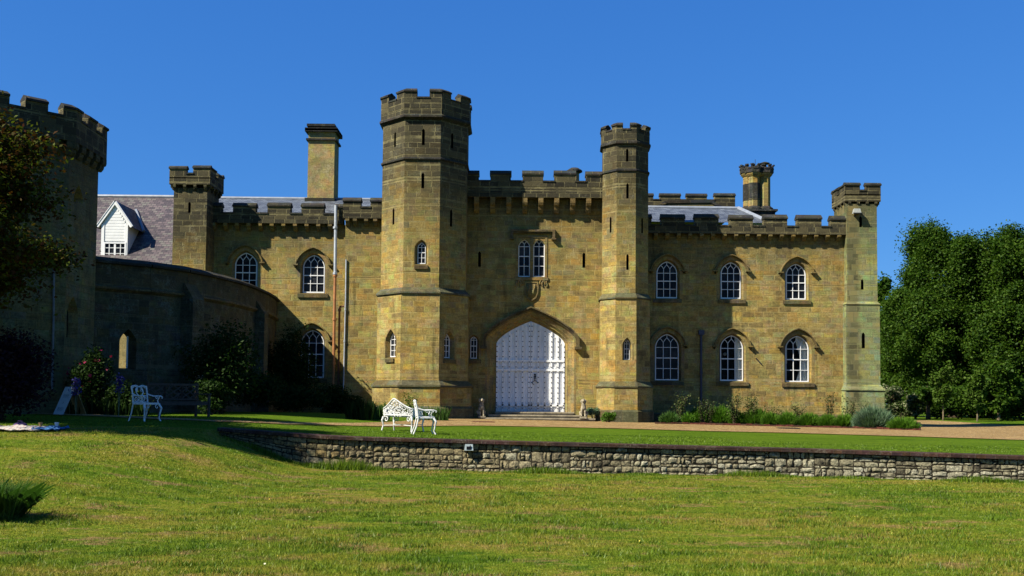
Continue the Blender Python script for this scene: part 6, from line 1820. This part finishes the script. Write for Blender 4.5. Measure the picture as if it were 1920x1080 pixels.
# trees
tree('maple_tree', 'red and green leaved maple tree overhanging from the left edge', 'tree', (-15.6, 24.6, h_up(-15.6, 24.6)), 2.6, (0.1, 0.3, 5.0, 4.9, 3.4, 3.1), 170, 800, .13, 'maple', tr=.2, seed=70, clump=(.17, .26), flat=.75, gap=.3, shade_boughs=((-4.5, 1.5, 6.9, 2.2, 26), (1.7, -5.7, 7.2, 1.6, 20), (1.7, -4.75, 7.8, 2.3, 28), (0.9, -4.3, 6.6, 2.5, 28)))  # the additional boughs stay out of view, placed to cast shade
gz_ = h_up(25, 65)
def T_at(px, Y): return at(px, 780, Y).x
def big_tree(label, px, Y, top_py, rpx, ncl, per, size, mat, seed, low=2.2, tr=.4, name='broadleaf_tree', ry=None, clump=(.2, .32), gap=.55, bark='bark'):
    x = T_at(px, Y); z0 = h_up(x, Y); zt = at(px, top_py, Y).z; rx = rpx * Y / F_PX
    rz = (zt - z0 - low) / 2
    return tree(name, label, 'tree', (x, Y, z0), low + rz * .5, (0, 0, low + rz, rx, ry or rx * .85, rz), ncl, per, size, M_key(mat), bark=bark, tr=tr, seed=seed, clump=clump, gap=gap, flat=.62)
def M_key(m): return m
big_tree('large dense green tree right of the castle corner, tallest against the sky', 1788, 70, 409, 128, 330, 820, .18, 'oakleaf', 80, -.3, clump=(.12, .20))
big_tree('large dense green tree at the right edge of the picture', 1950, 66, 396, 128, 310, 820, .18, 'oakleaf', 81, -.2, clump=(.12, .20))
big_tree('dark tree filling in behind the other trees at the right', 1885, 84, 428, 120, 150, 520, .3, 'oakleaf', 82, .2, clump=(.15, .24))
big_tree('lower green tree close beside the castle corner turret', 1708, 76, 500, 62, 150, 700, .19, 'oakleaf', 83, -.3, clump=(.16, .25))
big_tree('small dark tree peeping out beside the corner turret top', 1640, 90, 512, 44, 40, 420, .36, 'oakleaf', 84, .6)
big_tree('thin sapling with light leaves in front of the large tree', 1768, 60, 668, 22, 34, 80, .2, 'lightleaf', 85, .1, .045, 'sapling', bark='palebark', gap=.2)
big_tree('leaning sapling with light leaves, right of the first sapling', 1832, 59, 690, 24, 34, 80, .2, 'lightleaf', 86, .1, .045, 'sapling', bark='palebark', gap=.2)
big_tree('spreading young tree with low branches under the right hand trees', 1872, 61, 650, 44, 40, 170, .22, 'oakleaf', 87, .1, .09, 'young_tree', bark='palebark', gap=.3)
big_tree('cream flowering hawthorn next to the corner turret base', 1672, 64, 716, 28, 34, 170, .15, 'blossom', 88, .1, .07, 'hawthorn')
big_tree('cream flowering hawthorn right of the other hawthorn', 1716, 63, 734, 24, 30, 150, .15, 'blossom', 89, .2, .07, 'hawthorn')
big_tree('short broken trunked tree under the large tree', 1740, 62, 716, 22, 22, 120, .2, 'oakleaf', 90, .8, .13, 'young_tree', gap=.3)
for (px, Y, w, h, lab, sd) in ((1770, 72, 5, 3.2, 'dark undergrowth bush below the large tree', 91), (1850, 71, 5.5, 3.4, 'dark undergrowth bush below the gap between the two large trees', 92), (1925, 69, 6, 3.6, 'dark undergrowth bush at the right edge', 93), (1690, 74, 5, 3.0, 'dark undergrowth bush behind the hawthorns', 94), (1800, 64.5, 4.5, 2.0, 'low bush between the two saplings', 95), (1865, 64, 4, 2.3, 'leafy bush at the foot of the spreading young tree', 96), (1915, 63.5, 4, 2.6, 'leafy bush at the right edge in front of the undergrowth', 97), (1755, 65, 3, 1.8, 'low bush left of the first sapling', 98)):
    shrub('undergrowth_bush', lab, 'bush', px, 785, w * 1.25, h * 1.15, 'oakleaf', 7000, .22, sd, Y=Y)

# ------------------------------------------------------------------ grass blades
rg = np.random.default_rng(7)
def blade_field(name, n, ylo, yhi, f, h, w0, mat, xfrac=.56, power=1.0, xlim=None):
    u = rg.uniform(0, 1, n); y = ylo * (yhi / ylo) ** u if power == 1 else ylo + (yhi - ylo) * u
    x = rg.uniform(-1, 1, n) * y * xfrac
    wy = np.interp(x, [p[0] for p in WALL_PTS], [p[1] for p in WALL_PTS])
    keep = (y < wy - .03) if f is h_lo else (y > wy + .35)
    if xlim is not None: keep &= xlim(x, y)
    x, y = x[keep], y[keep]
    z = np.array([f(a, b) for a, b in zip(x, y)])
    sc = np.clip(y / 12.0, .8, 2.2)
    patch = .75 + .5 * (np.sin(x * 1.3 + 2 * np.sin(y * .7)) * np.sin(y * 1.1 + x * .4) + .3 * np.sin(x * 4.1) * np.sin(y * 3.3)) * .6
    hh = h * rg.uniform(.4, 1.3, len(x)) * np.clip(patch, .35, 1.4)
    V, F = blades_np(rg, np.stack([x, y, z - .004], 1), hh, w0 * sc, .9)
    me = np_mesh(name, V, F)
    o = link(name, me, M[mat]); o['kind'] = 'stuff'; o['label'] = 'short mown grass blades'; o['category'] = 'grass'
    return o
blade_field('grass', 340000, 8.3, 23.8, h_lo, .042, .0075, 'blade')
blade_field('grass', 70000, 22.3, 36, h_up, .03, .012, 'blade_up', .6, xlim=lambda x, y: (y < 30 + .0 * x) & ((y < 27) | (x < 6)))
# longer unmown fringe at the foot of the retaining wall
n = 14000; x = rg.uniform(-6.6, 13, n); wy = np.interp(x, [p[0] for p in WALL_PTS], [p[1] for p in WALL_PTS])
y = wy - .06 - np.abs(rg.normal(size=n)) * .12
z = np.array([h_lo(a, b) for a, b in zip(x, y)]); amt = np.clip(np.sin(x * 2.1) * np.sin(x * .77 + 1) + .5, .15, 1.3)
amt = np.where(x < -2, amt * 1.5 + .3, amt)
V, F = blades_np(rg, np.stack([x, y, z], 1), .10 * amt * rg.uniform(.5, 1.3, n), np.full(n, .016), .5)
o = link('grass_fringe', np_mesh('grass_fringe', V, F), M['blade_up']); o['kind'] = 'stuff'; o['label'] = 'longer grass at the foot of the stone wall'; o['category'] = 'grass'
# darker tufts standing out of the mown lawn
n_t = 420; tx = rg.uniform(-.56, .56, n_t); ty = 8.4 * (23 / 8.4) ** rg.uniform(0, 1, n_t); tx = tx * ty
tx = np.repeat(tx, 70) + rg.normal(size=n_t * 70) * .11; ty = np.repeat(ty, 70) + rg.normal(size=n_t * 70) * .07
kp = ty < np.interp(tx, [q_[0] for q_ in WALL_PTS], [q_[1] for q_ in WALL_PTS]) - .05; tx, ty = tx[kp], ty[kp]
V, F = blades_np(rg, np.stack([tx, ty, [h_lo(a, b) for a, b in zip(tx, ty)]], 1), .055, .010, .8)
o = link('grass_tufts', np_mesh('grass_tufts', V, F), M['blade_up']); o['kind'] = 'stuff'; o['label'] = 'darker tufts in the mown lawn'; o['category'] = 'grass'
# daisies and buttercups
k = 36; x = rg.uniform(-.5, .5, k); y = rg.uniform(9, 21, k); x = x * y; P = np.stack([x, y, [h_lo(a, b) + .05 for a, b in zip(x, y)]], 1)
V, F = leaves_np(rg, P, .022, 2.0, .9)
M['butter'] = leaf('buttercup_petals', [(.6, .45, .02), (.7, .55, .05), (.7, .68, .5)], .2)
o = link('lawn_flowers', np_mesh('lawn_flowers', V, F), M['butter']); o['kind'] = 'stuff'; o['label'] = 'tiny yellow and white flowers in the lawn'; o['category'] = 'flowers'
